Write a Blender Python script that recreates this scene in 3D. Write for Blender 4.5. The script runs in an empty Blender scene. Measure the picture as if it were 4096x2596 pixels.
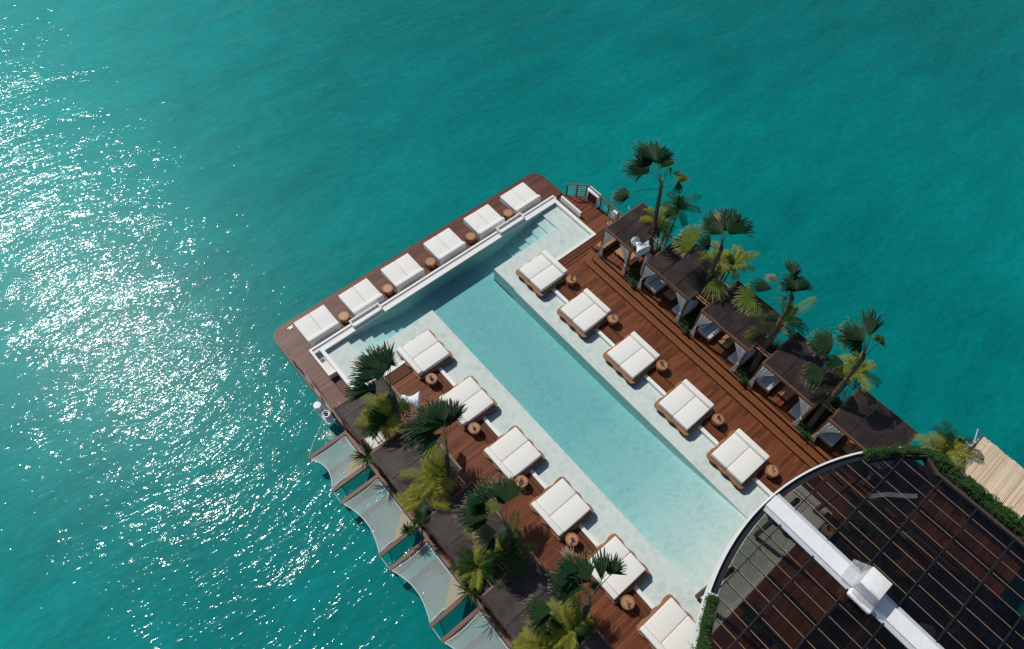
import bpy, bmesh, math, random
from mathutils import Vector, Matrix
R = math.radians
random.seed(7)
S = bpy.context.scene
COL = S.collection

# ------------------------------------------------------------------ camera, world, sun, exposure
cam_d = bpy.data.cameras.new('camera'); cam = bpy.data.objects.new('camera', cam_d); COL.objects.link(cam)
S.camera = cam
cam_d.sensor_width = 36.0; cam_d.lens = 36.0 * 2731.0 / 4096.0
cam_d.clip_start = 0.5; cam_d.clip_end = 3000.0
cam.matrix_world = Matrix.Translation((0, 0, 32.0)) @ Matrix.Rotation(R(-42.5), 4, 'Z') @ Matrix.Rotation(R(32.188), 4, 'X') @ Matrix.Rotation(0.0443, 4, 'Z')
SUN_AZ, SUN_EL = 97.0, 49.0          # azimuth counted from +X towards +Y
W = bpy.data.worlds.new('World'); S.world = W; W.use_nodes = True
wn = W.node_tree.nodes; wl = W.node_tree.links; wn.clear()
sky = wn.new('ShaderNodeTexSky'); sky.sky_type = 'NISHITA'; sky.sun_disc = False
sky.sun_elevation = R(SUN_EL); sky.sun_rotation = R(90.0 - SUN_AZ)
sky.dust_density = 1.0
bg = wn.new('ShaderNodeBackground'); bg.inputs['Strength'].default_value = 0.075
wo = wn.new('ShaderNodeOutputWorld'); wl.new(sky.outputs[0], bg.inputs[0]); wl.new(bg.outputs[0], wo.inputs[0])
sd = bpy.data.lights.new('sun', 'SUN'); sd.energy = 3.15; sd.angle = R(0.53); sd.color = (1.0, 0.955, 0.88)
sun = bpy.data.objects.new('sun', sd); COL.objects.link(sun)
dirv = Vector((math.cos(R(SUN_AZ)) * math.cos(R(SUN_EL)), math.sin(R(SUN_AZ)) * math.cos(R(SUN_EL)), math.sin(R(SUN_EL))))
sun.rotation_euler = dirv.to_track_quat('Z', 'Y').to_euler(); sun.location = (0, 0, 40)
V = S.view_settings
S.display_settings.display_device = 'sRGB'; V.view_transform = 'Standard'; V.look = 'None'; V.exposure = 0.0; V.gamma = 1.0; V.use_curve_mapping = False
S.cycles.use_denoising = True; S.cycles.max_bounces = 8; S.cycles.transparent_max_bounces = 12
S.cycles.sample_clamp_indirect = 4.0; S.cycles.caustics_reflective = False; S.cycles.caustics_refractive = False

# ------------------------------------------------------------------ materials
class N:
    def __init__(s, name):
        s.m = bpy.data.materials.new(name); s.m.use_nodes = True; s.t = s.m.node_tree; s.n = s.t.nodes; s.l = s.t.links; s.n.clear()
        s.out = s.n.new('ShaderNodeOutputMaterial')
    def __call__(s, typ, **kw):
        n = s.n.new('ShaderNode' + typ)
        for k, v in kw.items():
            if k in n.inputs: s.put(n.inputs[k], v)
            else: setattr(n, k, v)
        return n
    def put(s, sock, v):
        if isinstance(v, bpy.types.NodeSocket): s.l.new(v, sock)
        else: sock.default_value = v
    def math(s, op, a, b=0.0, c=0.0):
        n = s.n.new('ShaderNodeMath'); n.operation = op
        for i, v in enumerate((a, b, c)): s.put(n.inputs[i], v)
        return n.outputs[0]
    def mix(s, f, a, b, blend='MIX'):
        n = s.n.new('ShaderNodeMix'); n.data_type = 'RGBA'; n.blend_type = blend
        s.put(n.inputs['Factor'], f)
        A = [i for i in n.inputs if i.name == 'A' and i.type == 'RGBA'][0]; B = [i for i in n.inputs if i.name == 'B' and i.type == 'RGBA'][0]
        s.put(A, a); s.put(B, b)
        return [o for o in n.outputs if o.type == 'RGBA'][0]
    def ramp(s, f, stops):
        n = s.n.new('ShaderNodeValToRGB'); s.put(n.inputs[0], f); e = n.color_ramp.elements
        e[0].position, e[0].color = stops[0][0], stops[0][1]; e[1].position, e[1].color = stops[1][0], stops[1][1]
        for p, c in stops[2:]:
            x = e.new(p); x.color = c
        return n.outputs[0]
    def coords(s, scale=(1, 1, 1), rnd=True):
        tc = s.n.new('ShaderNodeTexCoord'); mp = s.n.new('ShaderNodeMapping'); mp.inputs['Scale'].default_value = scale
        s.l.new(tc.outputs['Object'], mp.inputs[0])
        if rnd:
            oi = s.n.new('ShaderNodeObjectInfo'); k = s.math('MULTIPLY', oi.outputs['Random'], 37.0)
            cb = s.n.new('ShaderNodeCombineXYZ'); s.l.new(k, cb.inputs[0]); s.l.new(k, cb.inputs[1]); s.l.new(cb.outputs[0], mp.inputs['Location'])
        return mp.outputs[0]
    def noise(s, vec, scale, detail=3.0, rough=0.5, dist=0.0):
        n = s('TexNoise'); n.inputs['Scale'].default_value = scale; n.inputs['Detail'].default_value = detail
        n.inputs['Roughness'].default_value = rough; n.inputs['Distortion'].default_value = dist; s.l.new(vec, n.inputs['Vector'])
        return n.outputs['Fac']
    def rnd(s): return s.n.new('ShaderNodeObjectInfo').outputs['Random']
    def bump(s, h, strength=0.5, dist=0.01, nrm=None):
        b = s.n.new('ShaderNodeBump'); b.inputs['Strength'].default_value = strength; b.inputs['Distance'].default_value = dist
        s.l.new(h, b.inputs['Height'])
        if nrm: s.l.new(nrm, b.inputs['Normal'])
        return b.outputs[0]
    def bsdf(s, col, rough=0.6, spec=0.5, bump=None, **kw):
        p = s.n.new('ShaderNodeBsdfPrincipled'); s.put(p.inputs['Base Color'], col); s.put(p.inputs['Roughness'], rough)
        p.inputs['Specular IOR Level'].default_value = spec
        if bump: s.l.new(bump, p.inputs['Normal'])
        for k, v in kw.items(): s.put(p.inputs[k.replace('_', ' ')], v)
        return p
    def end(s, sh, vol=None):
        s.l.new(sh if isinstance(sh, bpy.types.NodeSocket) else sh.outputs[0], s.out.inputs['Surface'])
        if vol: s.l.new(vol, s.out.inputs['Volume'])
        return s.m

def c4(r, g, b): return (r, g, b, 1.0)

def wood(name, dark, light, grain=(1.0, 14.0, 14.0), rough=0.5, wear=0.0, wearcol=(0.3, 0.24, 0.2), spec=0.5, var=0.5):
    s = N(name); v = s.coords(grain)
    g = s.noise(v, 3.0, 5.0, 0.62, 0.6); g2 = s.noise(s.coords((0.5, 1.2, 1.2)), 1.3, 2.0)
    f = s.math('ADD', s.math('MULTIPLY', g, 0.55), s.math('ADD', s.math('MULTIPLY', s.rnd(), var), s.math('MULTIPLY', s.math('SUBTRACT', g2, 0.5), 0.5)))
    f = s.math('SUBTRACT', f, 0.12)
    col = s.mix(f, c4(*dark), c4(*light))
    if wear:
        w = s.noise(s.coords((1.0, 3.0, 3.0)), 2.2, 6.0, 0.7)
        w = s.ramp(w, [(0.45, c4(0, 0, 0)), (0.8, c4(wear, wear, wear))])
        col = s.mix(w, col, c4(*wearcol))
    r = s.math('ADD', rough - 0.1, s.math('MULTIPLY', g, 0.25))
    return s.end(s.bsdf(col, r, spec, s.bump(g, 0.35, 0.006)))

def plain(name, col, rough=0.6, var=0.12, scale=6.0, metallic=0.0, spec=0.5, bump=0.15, bscale=30.0, bd=0.004):
    s = N(name); v = s.coords()
    n = s.noise(v, scale, 4.0, 0.6)
    k = s.math('ADD', 1.0 - var, s.math('MULTIPLY', n, 2 * var))
    cm = s.n.new('ShaderNodeCombineColor'); [s.put(cm.inputs[i], k) for i in range(3)]
    cc = s.mix(1.0, c4(*col), cm.outputs[0], 'MULTIPLY')
    return s.end(s.bsdf(cc, rough, spec, s.bump(s.noise(v, bscale, 3.0), bump, bd), Metallic=metallic))

def leafmat(name, base, tip, tipstart=0.8, trans=0.35, rough=0.42):
    s = N(name); at = s('Attribute', attribute_name='t'); v = s.coords((1, 1, 1))
    n = s.noise(v, 5.0, 3.0)
    t = s.math('ADD', at.outputs['Fac'], s.math('MULTIPLY', s.math('SUBTRACT', n, 0.5), 0.5))
    f = s.ramp(t, [(tipstart - 0.12, c4(0, 0, 0)), (min(tipstart + 0.12, 1.0), c4(1, 1, 1))])
    k = s.math('ADD', 0.15, s.math('MULTIPLY', s.noise(s.coords((1, 1, 1)), 17.0, 2.0), 1.7))
    cm = s.n.new('ShaderNodeCombineColor'); [s.put(cm.inputs[i], k) for i in range(3)]
    b = s.mix(1.0, c4(*base), cm.outputs[0], 'MULTIPLY')
    col = s.mix(f, b, c4(*tip))
    p = s.bsdf(col, rough, 0.12)
    tr = s('BsdfTranslucent', Color=s.mix(0.5, col, c4(base[0] * 1.6, base[1] * 1.7, base[2])))
    mx = s('MixShader'); mx.inputs[0].default_value = trans; s.l.new(p.outputs[0], mx.inputs[1]); s.l.new(tr.outputs[0], mx.inputs[2])
    return s.end(mx)

M = {}
M['deck'] = wood('deck_wood', (0.072, 0.017, 0.007), (0.27, 0.088, 0.034), (0.8, 12, 12), 0.5, 0.10, (0.34, 0.20, 0.14), spec=0.25, var=0.5)
M['deck_front'] = wood('weathered_deck_wood', (0.070, 0.020, 0.011), (0.21, 0.074, 0.044), (0.8, 12, 12), 0.42, 0.20, (0.30, 0.18, 0.14), spec=0.36, var=0.45)
M['step'] = wood('step_wood', (0.11, 0.033, 0.011), (0.30, 0.115, 0.042), (12, 0.8, 12), 0.5, 0.0, spec=0.3, var=0.3)
M['frame'] = wood('frame_wood', (0.085, 0.034, 0.016), (0.19, 0.085, 0.040), (4, 4, 4), 0.55)
M['frame_w'] = wood('weathered_frame_wood', (0.12, 0.060, 0.042), (0.26, 0.14, 0.10), (4, 4, 4), 0.55, 0.3, (0.3, 0.22, 0.18))
M['teak'] = wood('teak', (0.24, 0.105, 0.042), (0.40, 0.20, 0.095), (2.2, 9, 9), 0.5, var=0.25)
M['teak_top'] = wood('teak_top', (0.36, 0.17, 0.075), (0.56, 0.31, 0.16), (2.2, 8, 8), 0.45, var=0.45)
M['lattice'] = wood('lattice_wood', (0.34, 0.17, 0.09), (0.52, 0.29, 0.17), (6, 6, 6), 0.6)
M['under'] = plain('dark_underlay', (0.012, 0.008, 0.006), 0.9)
M['white'] = plain('white_plaster', (0.80, 0.795, 0.77), 0.55, 0.05, 3.0, bump=0.25, bscale=40)
M['trough'] = plain('trough_plaster', (0.72, 0.705, 0.67), 0.7, 0.10, 3.0, bump=0.3)
M['cushion'] = plain('white_canvas', (0.80, 0.785, 0.74), 0.85, 0.03, 2.0, spec=0.2, bump=0.25, bscale=7.0, bd=0.012)
M['cushion_grey'] = plain('pale_blue_grey_canvas', (0.50, 0.55, 0.60), 0.85, 0.06, 2.0, spec=0.2, bump=0.4, bscale=6.0, bd=0.02)
M['curtain'] = plain('sheer_white_cloth', (0.66, 0.63, 0.58), 0.9, 0.08, 3.0, spec=0.1)
M['black'] = plain('black_metal', (0.012, 0.015, 0.018), 0.4)
M['steel'] = plain('brushed_steel', (0.62, 0.63, 0.64), 0.3, 0.05, metallic=1.0)
M['gloss_white'] = plain('glossy_white_paint', (0.80, 0.81, 0.82), 0.25, 0.03, bump=0.05)
M['wire'] = plain('galvanised_wire', (0.75, 0.76, 0.76), 0.35)
M['net'] = plain('net_cord', (0.56, 0.60, 0.58), 0.8, 0.1, 20.0)
M['rope'] = plain('white_rope', (0.72, 0.72, 0.69), 0.8, 0.1, 20.0)
M['canvas_tan'] = plain('beige_canvas', (0.42, 0.37, 0.27), 0.85, 0.06, spec=0.2)
M['soil'] = plain('soil', (0.030, 0.020, 0.013), 0.95, 0.3, 10.0, bump=0.8, bd=0.03)
M['gutter'] = plain('dark_gutter', (0.012, 0.015, 0.019), 0.5, 0.3)
M['under_glass_wood'] = wood('dull_roof_timber', (0.20, 0.125, 0.075), (0.32, 0.21, 0.135), (3, 3, 3), 0.7)
M['planter'] = plain('charcoal_planter', (0.045, 0.050, 0.055), 0.6, 0.2)
M['planter_rim'] = plain('planter_timber', (0.055, 0.045, 0.042), 0.75, 0.25, 4.0, bump=0.6)
M['bamboo'] = wood('bamboo_pole', (0.50, 0.36, 0.22), (0.84, 0.70, 0.53), (1.5, 3, 3), 0.55, var=0.6)
M['trunk'] = plain('palm_trunk', (0.135, 0.105, 0.080), 0.9, 0.45, 6.0, spec=0.2, bump=1.0, bscale=22.0, bd=0.05)
M['trunk_dark'] = plain('fibrous_palm_trunk', (0.085, 0.070, 0.060), 0.95, 0.5, 9.0, spec=0.1, bump=1.0, bscale=30.0, bd=0.05)
M['petiole'] = plain('palm_petiole', (0.10, 0.105, 0.035), 0.6, 0.2, 5.0)
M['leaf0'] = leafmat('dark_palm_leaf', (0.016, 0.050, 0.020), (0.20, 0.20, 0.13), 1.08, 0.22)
M['leaf1'] = leafmat('lit_palm_leaf', (0.16, 0.21, 0.045), (0.58, 0.48, 0.22), 0.88, 0.4)  # yellow-green leaf; brightness of sunlit fans is put into this colour
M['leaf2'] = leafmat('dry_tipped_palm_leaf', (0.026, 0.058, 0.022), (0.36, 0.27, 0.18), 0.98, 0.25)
M['leaf3'] = leafmat('dried_palm_leaf', (0.15, 0.13, 0.075), (0.40, 0.31, 0.21), 0.65, 0.3)
M['fern'] = leafmat('fern_leaf', (0.030, 0.080, 0.020), (0.08, 0.14, 0.03), 0.9, 0.35)
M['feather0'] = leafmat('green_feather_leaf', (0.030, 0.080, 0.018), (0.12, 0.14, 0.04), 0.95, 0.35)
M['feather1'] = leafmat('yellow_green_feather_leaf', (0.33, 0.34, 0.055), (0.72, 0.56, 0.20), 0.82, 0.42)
M['ivy'] = leafmat('ivy_leaf', (0.040, 0.095, 0.026), (0.09, 0.15, 0.035), 0.8, 0.3)

def floor_pool():
    s = N('pool_plaster'); v = s.coords(rnd=False)
    n = s.noise(v, 1.2, 5.0, 0.65); f = s.noise(v, 25.0, 2.0)
    k = s.math('ADD', s.math('MULTIPLY', n, 0.7), s.math('MULTIPLY', f, 0.3))
    col = s.mix(k, c4(0.86, 0.865, 0.82), c4(0.93, 0.93, 0.89))
    return s.end(s.bsdf(col, 0.7, 0.3, s.bump(f, 0.2, 0.01)))
M['pool'] = floor_pool()

def pool_water():
    s = N('pool_water'); v = s.coords(rnd=False)
    wv = s('TexNoise'); wv.inputs['Scale'].default_value = 1.3; wv.inputs['Detail'].default_value = 2.0; s.l.new(v, wv.inputs['Vector'])
    vm = s('VectorMath', operation='SCALE'); s.l.new(wv.outputs['Color'], vm.inputs[0]); vm.inputs['Scale'].default_value = 0.9
    va = s('VectorMath', operation='ADD'); s.l.new(v, va.inputs[0]); s.l.new(vm.outputs[0], va.inputs[1])
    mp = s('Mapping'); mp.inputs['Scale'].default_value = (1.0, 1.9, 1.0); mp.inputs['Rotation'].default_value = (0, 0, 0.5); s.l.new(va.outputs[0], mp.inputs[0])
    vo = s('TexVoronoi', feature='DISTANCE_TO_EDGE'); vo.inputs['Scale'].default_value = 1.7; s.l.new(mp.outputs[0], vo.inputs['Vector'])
    c = s.ramp(vo.outputs['Distance'], [(0.0, c4(1, 1, 1)), (0.12, c4(0.93, 0.945, 0.95)), (0.35, c4(0.86, 0.895, 0.905))])  # caustic light lines painted into the transparent tint as a cell pattern
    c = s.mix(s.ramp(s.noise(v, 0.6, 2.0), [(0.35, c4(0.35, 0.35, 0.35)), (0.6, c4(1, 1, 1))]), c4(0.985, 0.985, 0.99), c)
    h = s.math('ADD', s.noise(v, 2.0, 3.0), s.math('MULTIPLY', s.noise(v, 9.0, 2.0), 0.16))
    bp = s.bump(h, 1.0, 0.05)
    tr = s('BsdfTransparent', Color=c); gl = s('BsdfGlossy', Roughness=0.06); s.l.new(bp, gl.inputs['Normal'])
    fr = s('Fresnel', IOR=1.33)
    mx = s('MixShader'); s.l.new(fr.outputs[0], mx.inputs[0]); s.l.new(tr.outputs[0], mx.inputs[1]); s.l.new(gl.outputs[0], mx.inputs[2])
    ab = s('VolumeAbsorption', Color=c4(0.16, 0.72, 0.76), Density=0.68)
    return s.end(mx, ab.outputs[0])
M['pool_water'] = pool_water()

def sea():
    s = N('sea_water'); v = s.coords(rnd=False)
    rot = s('Mapping'); rot.inputs['Rotation'].default_value = (0, 0, R(42.5 + 8)); rot.inputs['Scale'].default_value = (0.85, 2.5, 1.0); s.l.new(v, rot.inputs[0]); vr = rot.outputs[0]
    big = s.noise(v, 0.035, 4.0, 0.55, 0.4); mid = s.noise(vr, 0.22, 4.0, 0.6, 0.5); fine = s.noise(vr, 1.6, 4.0, 0.65)
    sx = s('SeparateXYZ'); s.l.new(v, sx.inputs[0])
    u = s.math('SUBTRACT', s.math('MULTIPLY', sx.outputs[1], 0.68), s.math('MULTIPLY', sx.outputs[0], 0.74))   # paler water on the glint side, partly glitter haze painted into the colour
    haze_tint = s.math('ADD', s.math('MULTIPLY', s.math('MINIMUM', s.math('MAXIMUM', u, -30.0), 60.0), 0.0018), s.math('MULTIPLY', s.math('MINIMUM', s.math('MAXIMUM', s.math('SUBTRACT', u, 13.0), 0.0), 22.0), 0.0075))
    k = s.math('ADD', s.math('ADD', s.math('MULTIPLY', big, 0.42), haze_tint), s.math('ADD', s.math('MULTIPLY', mid, 0.26), s.math('MULTIPLY', fine, 0.30)))
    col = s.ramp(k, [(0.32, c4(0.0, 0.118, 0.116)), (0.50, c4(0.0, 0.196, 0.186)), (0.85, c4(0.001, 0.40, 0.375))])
    h1 = s.math('MULTIPLY', s.noise(vr, 0.20, 2.0, 0.5, 0.3), 0.32)
    h2 = s.math('MULTIPLY', s.noise(vr, 1.5, 1.5, 0.45, 0.5), 0.070)
    h3 = s.math('MULTIPLY', s.noise(vr, 4.0, 1.0, 0.5, 0.4), 0.021)
    gust = s.ramp(s.noise(v, 0.07, 2.0), [(0.3, c4(0.6, 0.6, 0.6)), (0.65, c4(1.1, 1.1, 1.1))])
    h = s.math('ADD', h1, s.math('MULTIPLY', s.math('ADD', h2, h3), gust))
    bp = s.bump(h, 1.0, 1.0)
    p = s.bsdf(col, 0.35, 0.045, None, Coat_Weight=0.40, Coat_Roughness=0.088, Coat_IOR=1.33, Coat_Normal=bp)
    return s.end(p)
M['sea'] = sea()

def mesh_roof(name, base, dust, amount):
    s = N(name); v = s.coords()
    st = s.noise(s.coords((3.0, 30.0, 3.0)), 1.0, 3.0, 0.7); n = s.noise(v, 1.1, 5.0, 0.65)
    f = s.ramp(n, [(0.40, c4(0, 0, 0)), (0.68, c4(amount, amount, amount))])
    col = s.mix(f, s.mix(st, c4(base[0] * 0.35, base[1] * 0.35, base[2] * 0.4), c4(base[0] * 2.0, base[1] * 1.8, base[2] * 1.7)), c4(*dust))
    return s.end(s.bsdf(col, 0.62, 0.35, s.bump(st, 0.5, 0.01)))
M['roof_r'] = mesh_roof('brown_shade_mesh', (0.020, 0.014, 0.012), (0.07, 0.050, 0.042), 0.6)
M['roof_l'] = mesh_roof('dusty_shade_mesh', (0.036, 0.026, 0.024), (0.11, 0.095, 0.09), 0.75)

def glass_roof():
    s = N('tinted_roof_glass'); v = s.coords()
    n = s.ramp(s.noise(v, 1.6, 5.0, 0.7), [(0.5, c4(0, 0, 0)), (0.85, c4(0.09, 0.09, 0.09))])
    tr = s('BsdfTransparent', Color=c4(0.44, 0.435, 0.41)); gl = s('BsdfGlossy', Roughness=0.12, Color=c4(0.8, 0.85, 0.9))
    df = s('BsdfDiffuse', Color=c4(0.10, 0.105, 0.105))
    fr = s('Fresnel', IOR=1.45)
    a = s('MixShader'); s.l.new(n, a.inputs[0]); s.l.new(tr.outputs[0], a.inputs[1]); s.l.new(df.outputs[0], a.inputs[2])
    b = s('MixShader'); s.l.new(fr.outputs[0], b.inputs[0]); s.l.new(a.outputs[0], b.inputs[1]); s.l.new(gl.outputs[0], b.inputs[2])
    return s.end(b)
M['glass'] = glass_roof()
def clear_glass(name='clear_glass', t=0.9):
    s = N(name); tr = s('BsdfTransparent', Color=c4(t, t, t)); gl = s('BsdfGlossy', Roughness=0.05); fr = s('Fresnel', IOR=1.45)
    b = s('MixShader'); s.l.new(fr.outputs[0], b.inputs[0]); s.l.new(tr.outputs[0], b.inputs[1]); s.l.new(gl.outputs[0], b.inputs[2]); return s.end(b)
M['clear'] = clear_glass()
def plastic_wrap():
    s = N('plastic_wrap'); v = s.coords((1, 1, 4)); h = s.noise(v, 6.0, 4.0, 0.6, 1.5)
    p = s.bsdf(c4(0.6, 0.62, 0.63), 0.2, 0.5, s.bump(h, 0.9, 0.04)); tr = s('BsdfTransparent', Color=c4(0.9, 0.92, 0.93))
    a = s('MixShader'); s.l.new(s.ramp(h, [(0.4, c4(0.2, 0.2, 0.2)), (0.7, c4(0.7, 0.7, 0.7))]), a.inputs[0]); s.l.new(tr.outputs[0], a.inputs[1]); s.l.new(p.outputs[0], a.inputs[2]); return s.end(a)
M['wrap'] = plastic_wrap()
M['film'] = clear_glass('thin_plastic_film', 0.9)
_n = M['film'].node_tree; _m = [x for x in _n.nodes if x.type == 'MIX_SHADER'][0]; _d = _n.nodes.new('ShaderNodeBsdfDiffuse'); _d.inputs[0].default_value = (0.4, 0.42, 0.44, 1); _x = _n.nodes.new('ShaderNodeMixShader'); _x.inputs[0].default_value = 0.16; _n.links.new(_m.outputs[0], _x.inputs[1]); _n.links.new(_d.outputs[0], _x.inputs[2]); _n.links.new(_x.outputs[0], [x for x in _n.nodes if x.type == 'OUTPUT_MATERIAL'][0].inputs[0])
M['flashing'] = plain('silver_flashing', (0.50, 0.54, 0.57), 0.45, 0.14, 5.0, bump=0.8, bscale=14.0, bd=0.02)
M['membrane'] = plain('white_roof_membrane', (0.80, 0.80, 0.79), 0.6, 0.05, 2.0, bump=0.6, bscale=5.0, bd=0.03)
M['purple'] = plain('purple_petal', (0.09, 0.03, 0.09), 0.6)
M['dryflower'] = plain('dried_flower', (0.42, 0.30, 0.20), 0.8, 0.3)
M['artwork'] = plain('dark_poster_print', (0.055, 0.022, 0.022), 0.3, 0.8, 4.0)
M['foam'] = plain('water_foam', (0.55, 0.72, 0.70), 0.6)
M['hull'] = plain('pale_blue_hull', (0.16, 0.27, 0.30), 0.5, 0.2)

# ------------------------------------------------------------------ mesh helpers
class MB:
    def __init__(s): s.v = []; s.f = []; s.t = []
    def add(s, vs, fs, ts=None):
        o = len(s.v); s.v += [tuple(p) for p in vs]; s.f += [tuple(o + i for i in f) for f in fs]; s.t += (ts if ts else [0.0] * len(vs)); return s
    def box(s, x0, x1, y0, y1, z0, z1):
        vs = [(x0, y0, z0), (x1, y0, z0), (x1, y1, z0), (x0, y1, z0), (x0, y0, z1), (x1, y0, z1), (x1, y1, z1), (x0, y1, z1)]
        return s.add(vs, [(0, 3, 2, 1), (4, 5, 6, 7), (0, 1, 5, 4), (1, 2, 6, 5), (2, 3, 7, 6), (3, 0, 4, 7)])
    def prism(s, poly, z0, z1):
        n = len(poly); vs = [(x, y, z0) for x, y in poly] + [(x, y, z1) for x, y in poly]
        return s.add(vs, [tuple(range(n - 1, -1, -1)), tuple(range(n, 2 * n))] + [(i, (i + 1) % n, n + (i + 1) % n, n + i) for i in range(n)])
    def tube(s, pts, r, n=6, cap=True):
        pts = [Vector(p) for p in pts]; rr = r if isinstance(r, (list, tuple)) else [r] * len(pts); rings = []
        up = Vector((0.13, 0.21, 1.0)).normalized(); vs = []
        for i, p in enumerate(pts):
            d = (pts[min(i + 1, len(pts) - 1)] - pts[max(i - 1, 0)]).normalized()
            a = d.cross(up)
            if a.length < 0.05: a = d.cross(Vector((1, 0, 0)))
            a.normalize(); b = d.cross(a).normalized()
            for k in range(n):
                q = 2 * math.pi * k / n; vs.append(p + (a * math.cos(q) + b * math.sin(q)) * rr[i])
        fs = []
        for i in range(len(pts) - 1):
            for k in range(n): fs.append((i * n + k, i * n + (k + 1) % n, (i + 1) * n + (k + 1) % n, (i + 1) * n + k))
        if cap: fs += [tuple(range(n - 1, -1, -1)), tuple((len(pts) - 1) * n + k for k in range(n))]
        return s.add(vs, fs)
    def lathe(s, prof, n=24, c=(0, 0, 0)):
        vs = [(c[0] + r * math.cos(2 * math.pi * k / n), c[1] + r * math.sin(2 * math.pi * k / n), c[2] + z) for r, z in prof for k in range(n)]
        fs = [(i * n + k, i * n + (k + 1) % n, (i + 1) * n + (k + 1) % n, (i + 1) * n + k) for i in range(len(prof) - 1) for k in range(n)]
        fs += [tuple(range(n - 1, -1, -1)), tuple((len(prof) - 1) * n + k for k in range(n))]
        return s.add(vs, fs)
    def mesh(s, name, mat, smooth=False):
        me = bpy.data.meshes.new(name); me.from_pydata(s.v, [], s.f); me.materials.append(mat)
        if any(s.t):
            at = me.attributes.new('t', 'FLOAT', 'POINT'); at.data.foreach_set('value', s.t)
        if smooth: me.polygons.foreach_set('use_smooth', [True] * len(me.polygons))
        me.update(); return me
    def build(s, name, mat, parent=None, loc=(0, 0, 0), rz=0.0, smooth=False):
        return put(name, s.mesh(name, mat, smooth), parent, loc, rz)

def put(name, me, parent=None, loc=(0, 0, 0), rz=0.0):
    o = bpy.data.objects.new(name, me); COL.objects.link(o); o.location = loc; o.rotation_euler = (0, 0, rz)
    if parent: o.parent = parent
    return o
def empty(name, loc=(0, 0, 0), rz=0.0):
    o = bpy.data.objects.new(name, None); COL.objects.link(o); o.location = loc; o.rotation_euler = (0, 0, rz); o.empty_display_size = 0.2; return o
def tag(o, label=None, cat=None, group=None, kind=None):
    if label: o['label'] = label
    if cat: o['category'] = cat
    if group: o['group'] = group
    if kind: o['kind'] = kind
    return o
def thing(name, label, cat, loc=(0, 0, 0), rz=0.0, group=None): return tag(empty(name, loc, rz), label, cat, group)
KIDS = {}
def copy_tree(o, parent=None):
    c = o.copy(); COL.objects.link(c)
    if parent: c.parent = parent
    for ch in [x for x in PARTS_OF.get(o.name, [])]: copy_tree(ch, c)
    return c
PARTS_OF = {}
def index_children():
    PARTS_OF.clear()
    for o in bpy.data.objects:
        if o.parent: PARTS_OF.setdefault(o.parent.name, []).append(o)
def dup(proto, loc, rz, label, group=None):
    c = copy_tree(proto); c.location = loc; c.rotation_euler = (0, 0, rz); c['label'] = label
    if group: c['group'] = group
    return c
def rbox(name, mat, x0, x1, y0, y1, z0, z1, bev=0.03, seg=3, parent=None, loc=(0, 0, 0), puff=0.0):
    bm = bmesh.new(); bmesh.ops.create_cube(bm, size=1.0)
    for v in bm.verts:
        v.co = Vector(((x0 + x1) / 2 + v.co.x * (x1 - x0), (y0 + y1) / 2 + v.co.y * (y1 - y0), (z0 + z1) / 2 + v.co.z * (z1 - z0)))
    bmesh.ops.bevel(bm, geom=list(bm.edges), offset=bev, segments=seg, affect='EDGES', profile=0.5)
    me = bpy.data.meshes.new(name); bm.to_mesh(me); bm.free(); me.materials.append(mat); me.polygons.foreach_set('use_smooth', [True] * len(me.polygons)); me.update()
    return put(name, me, parent, loc)
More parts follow.
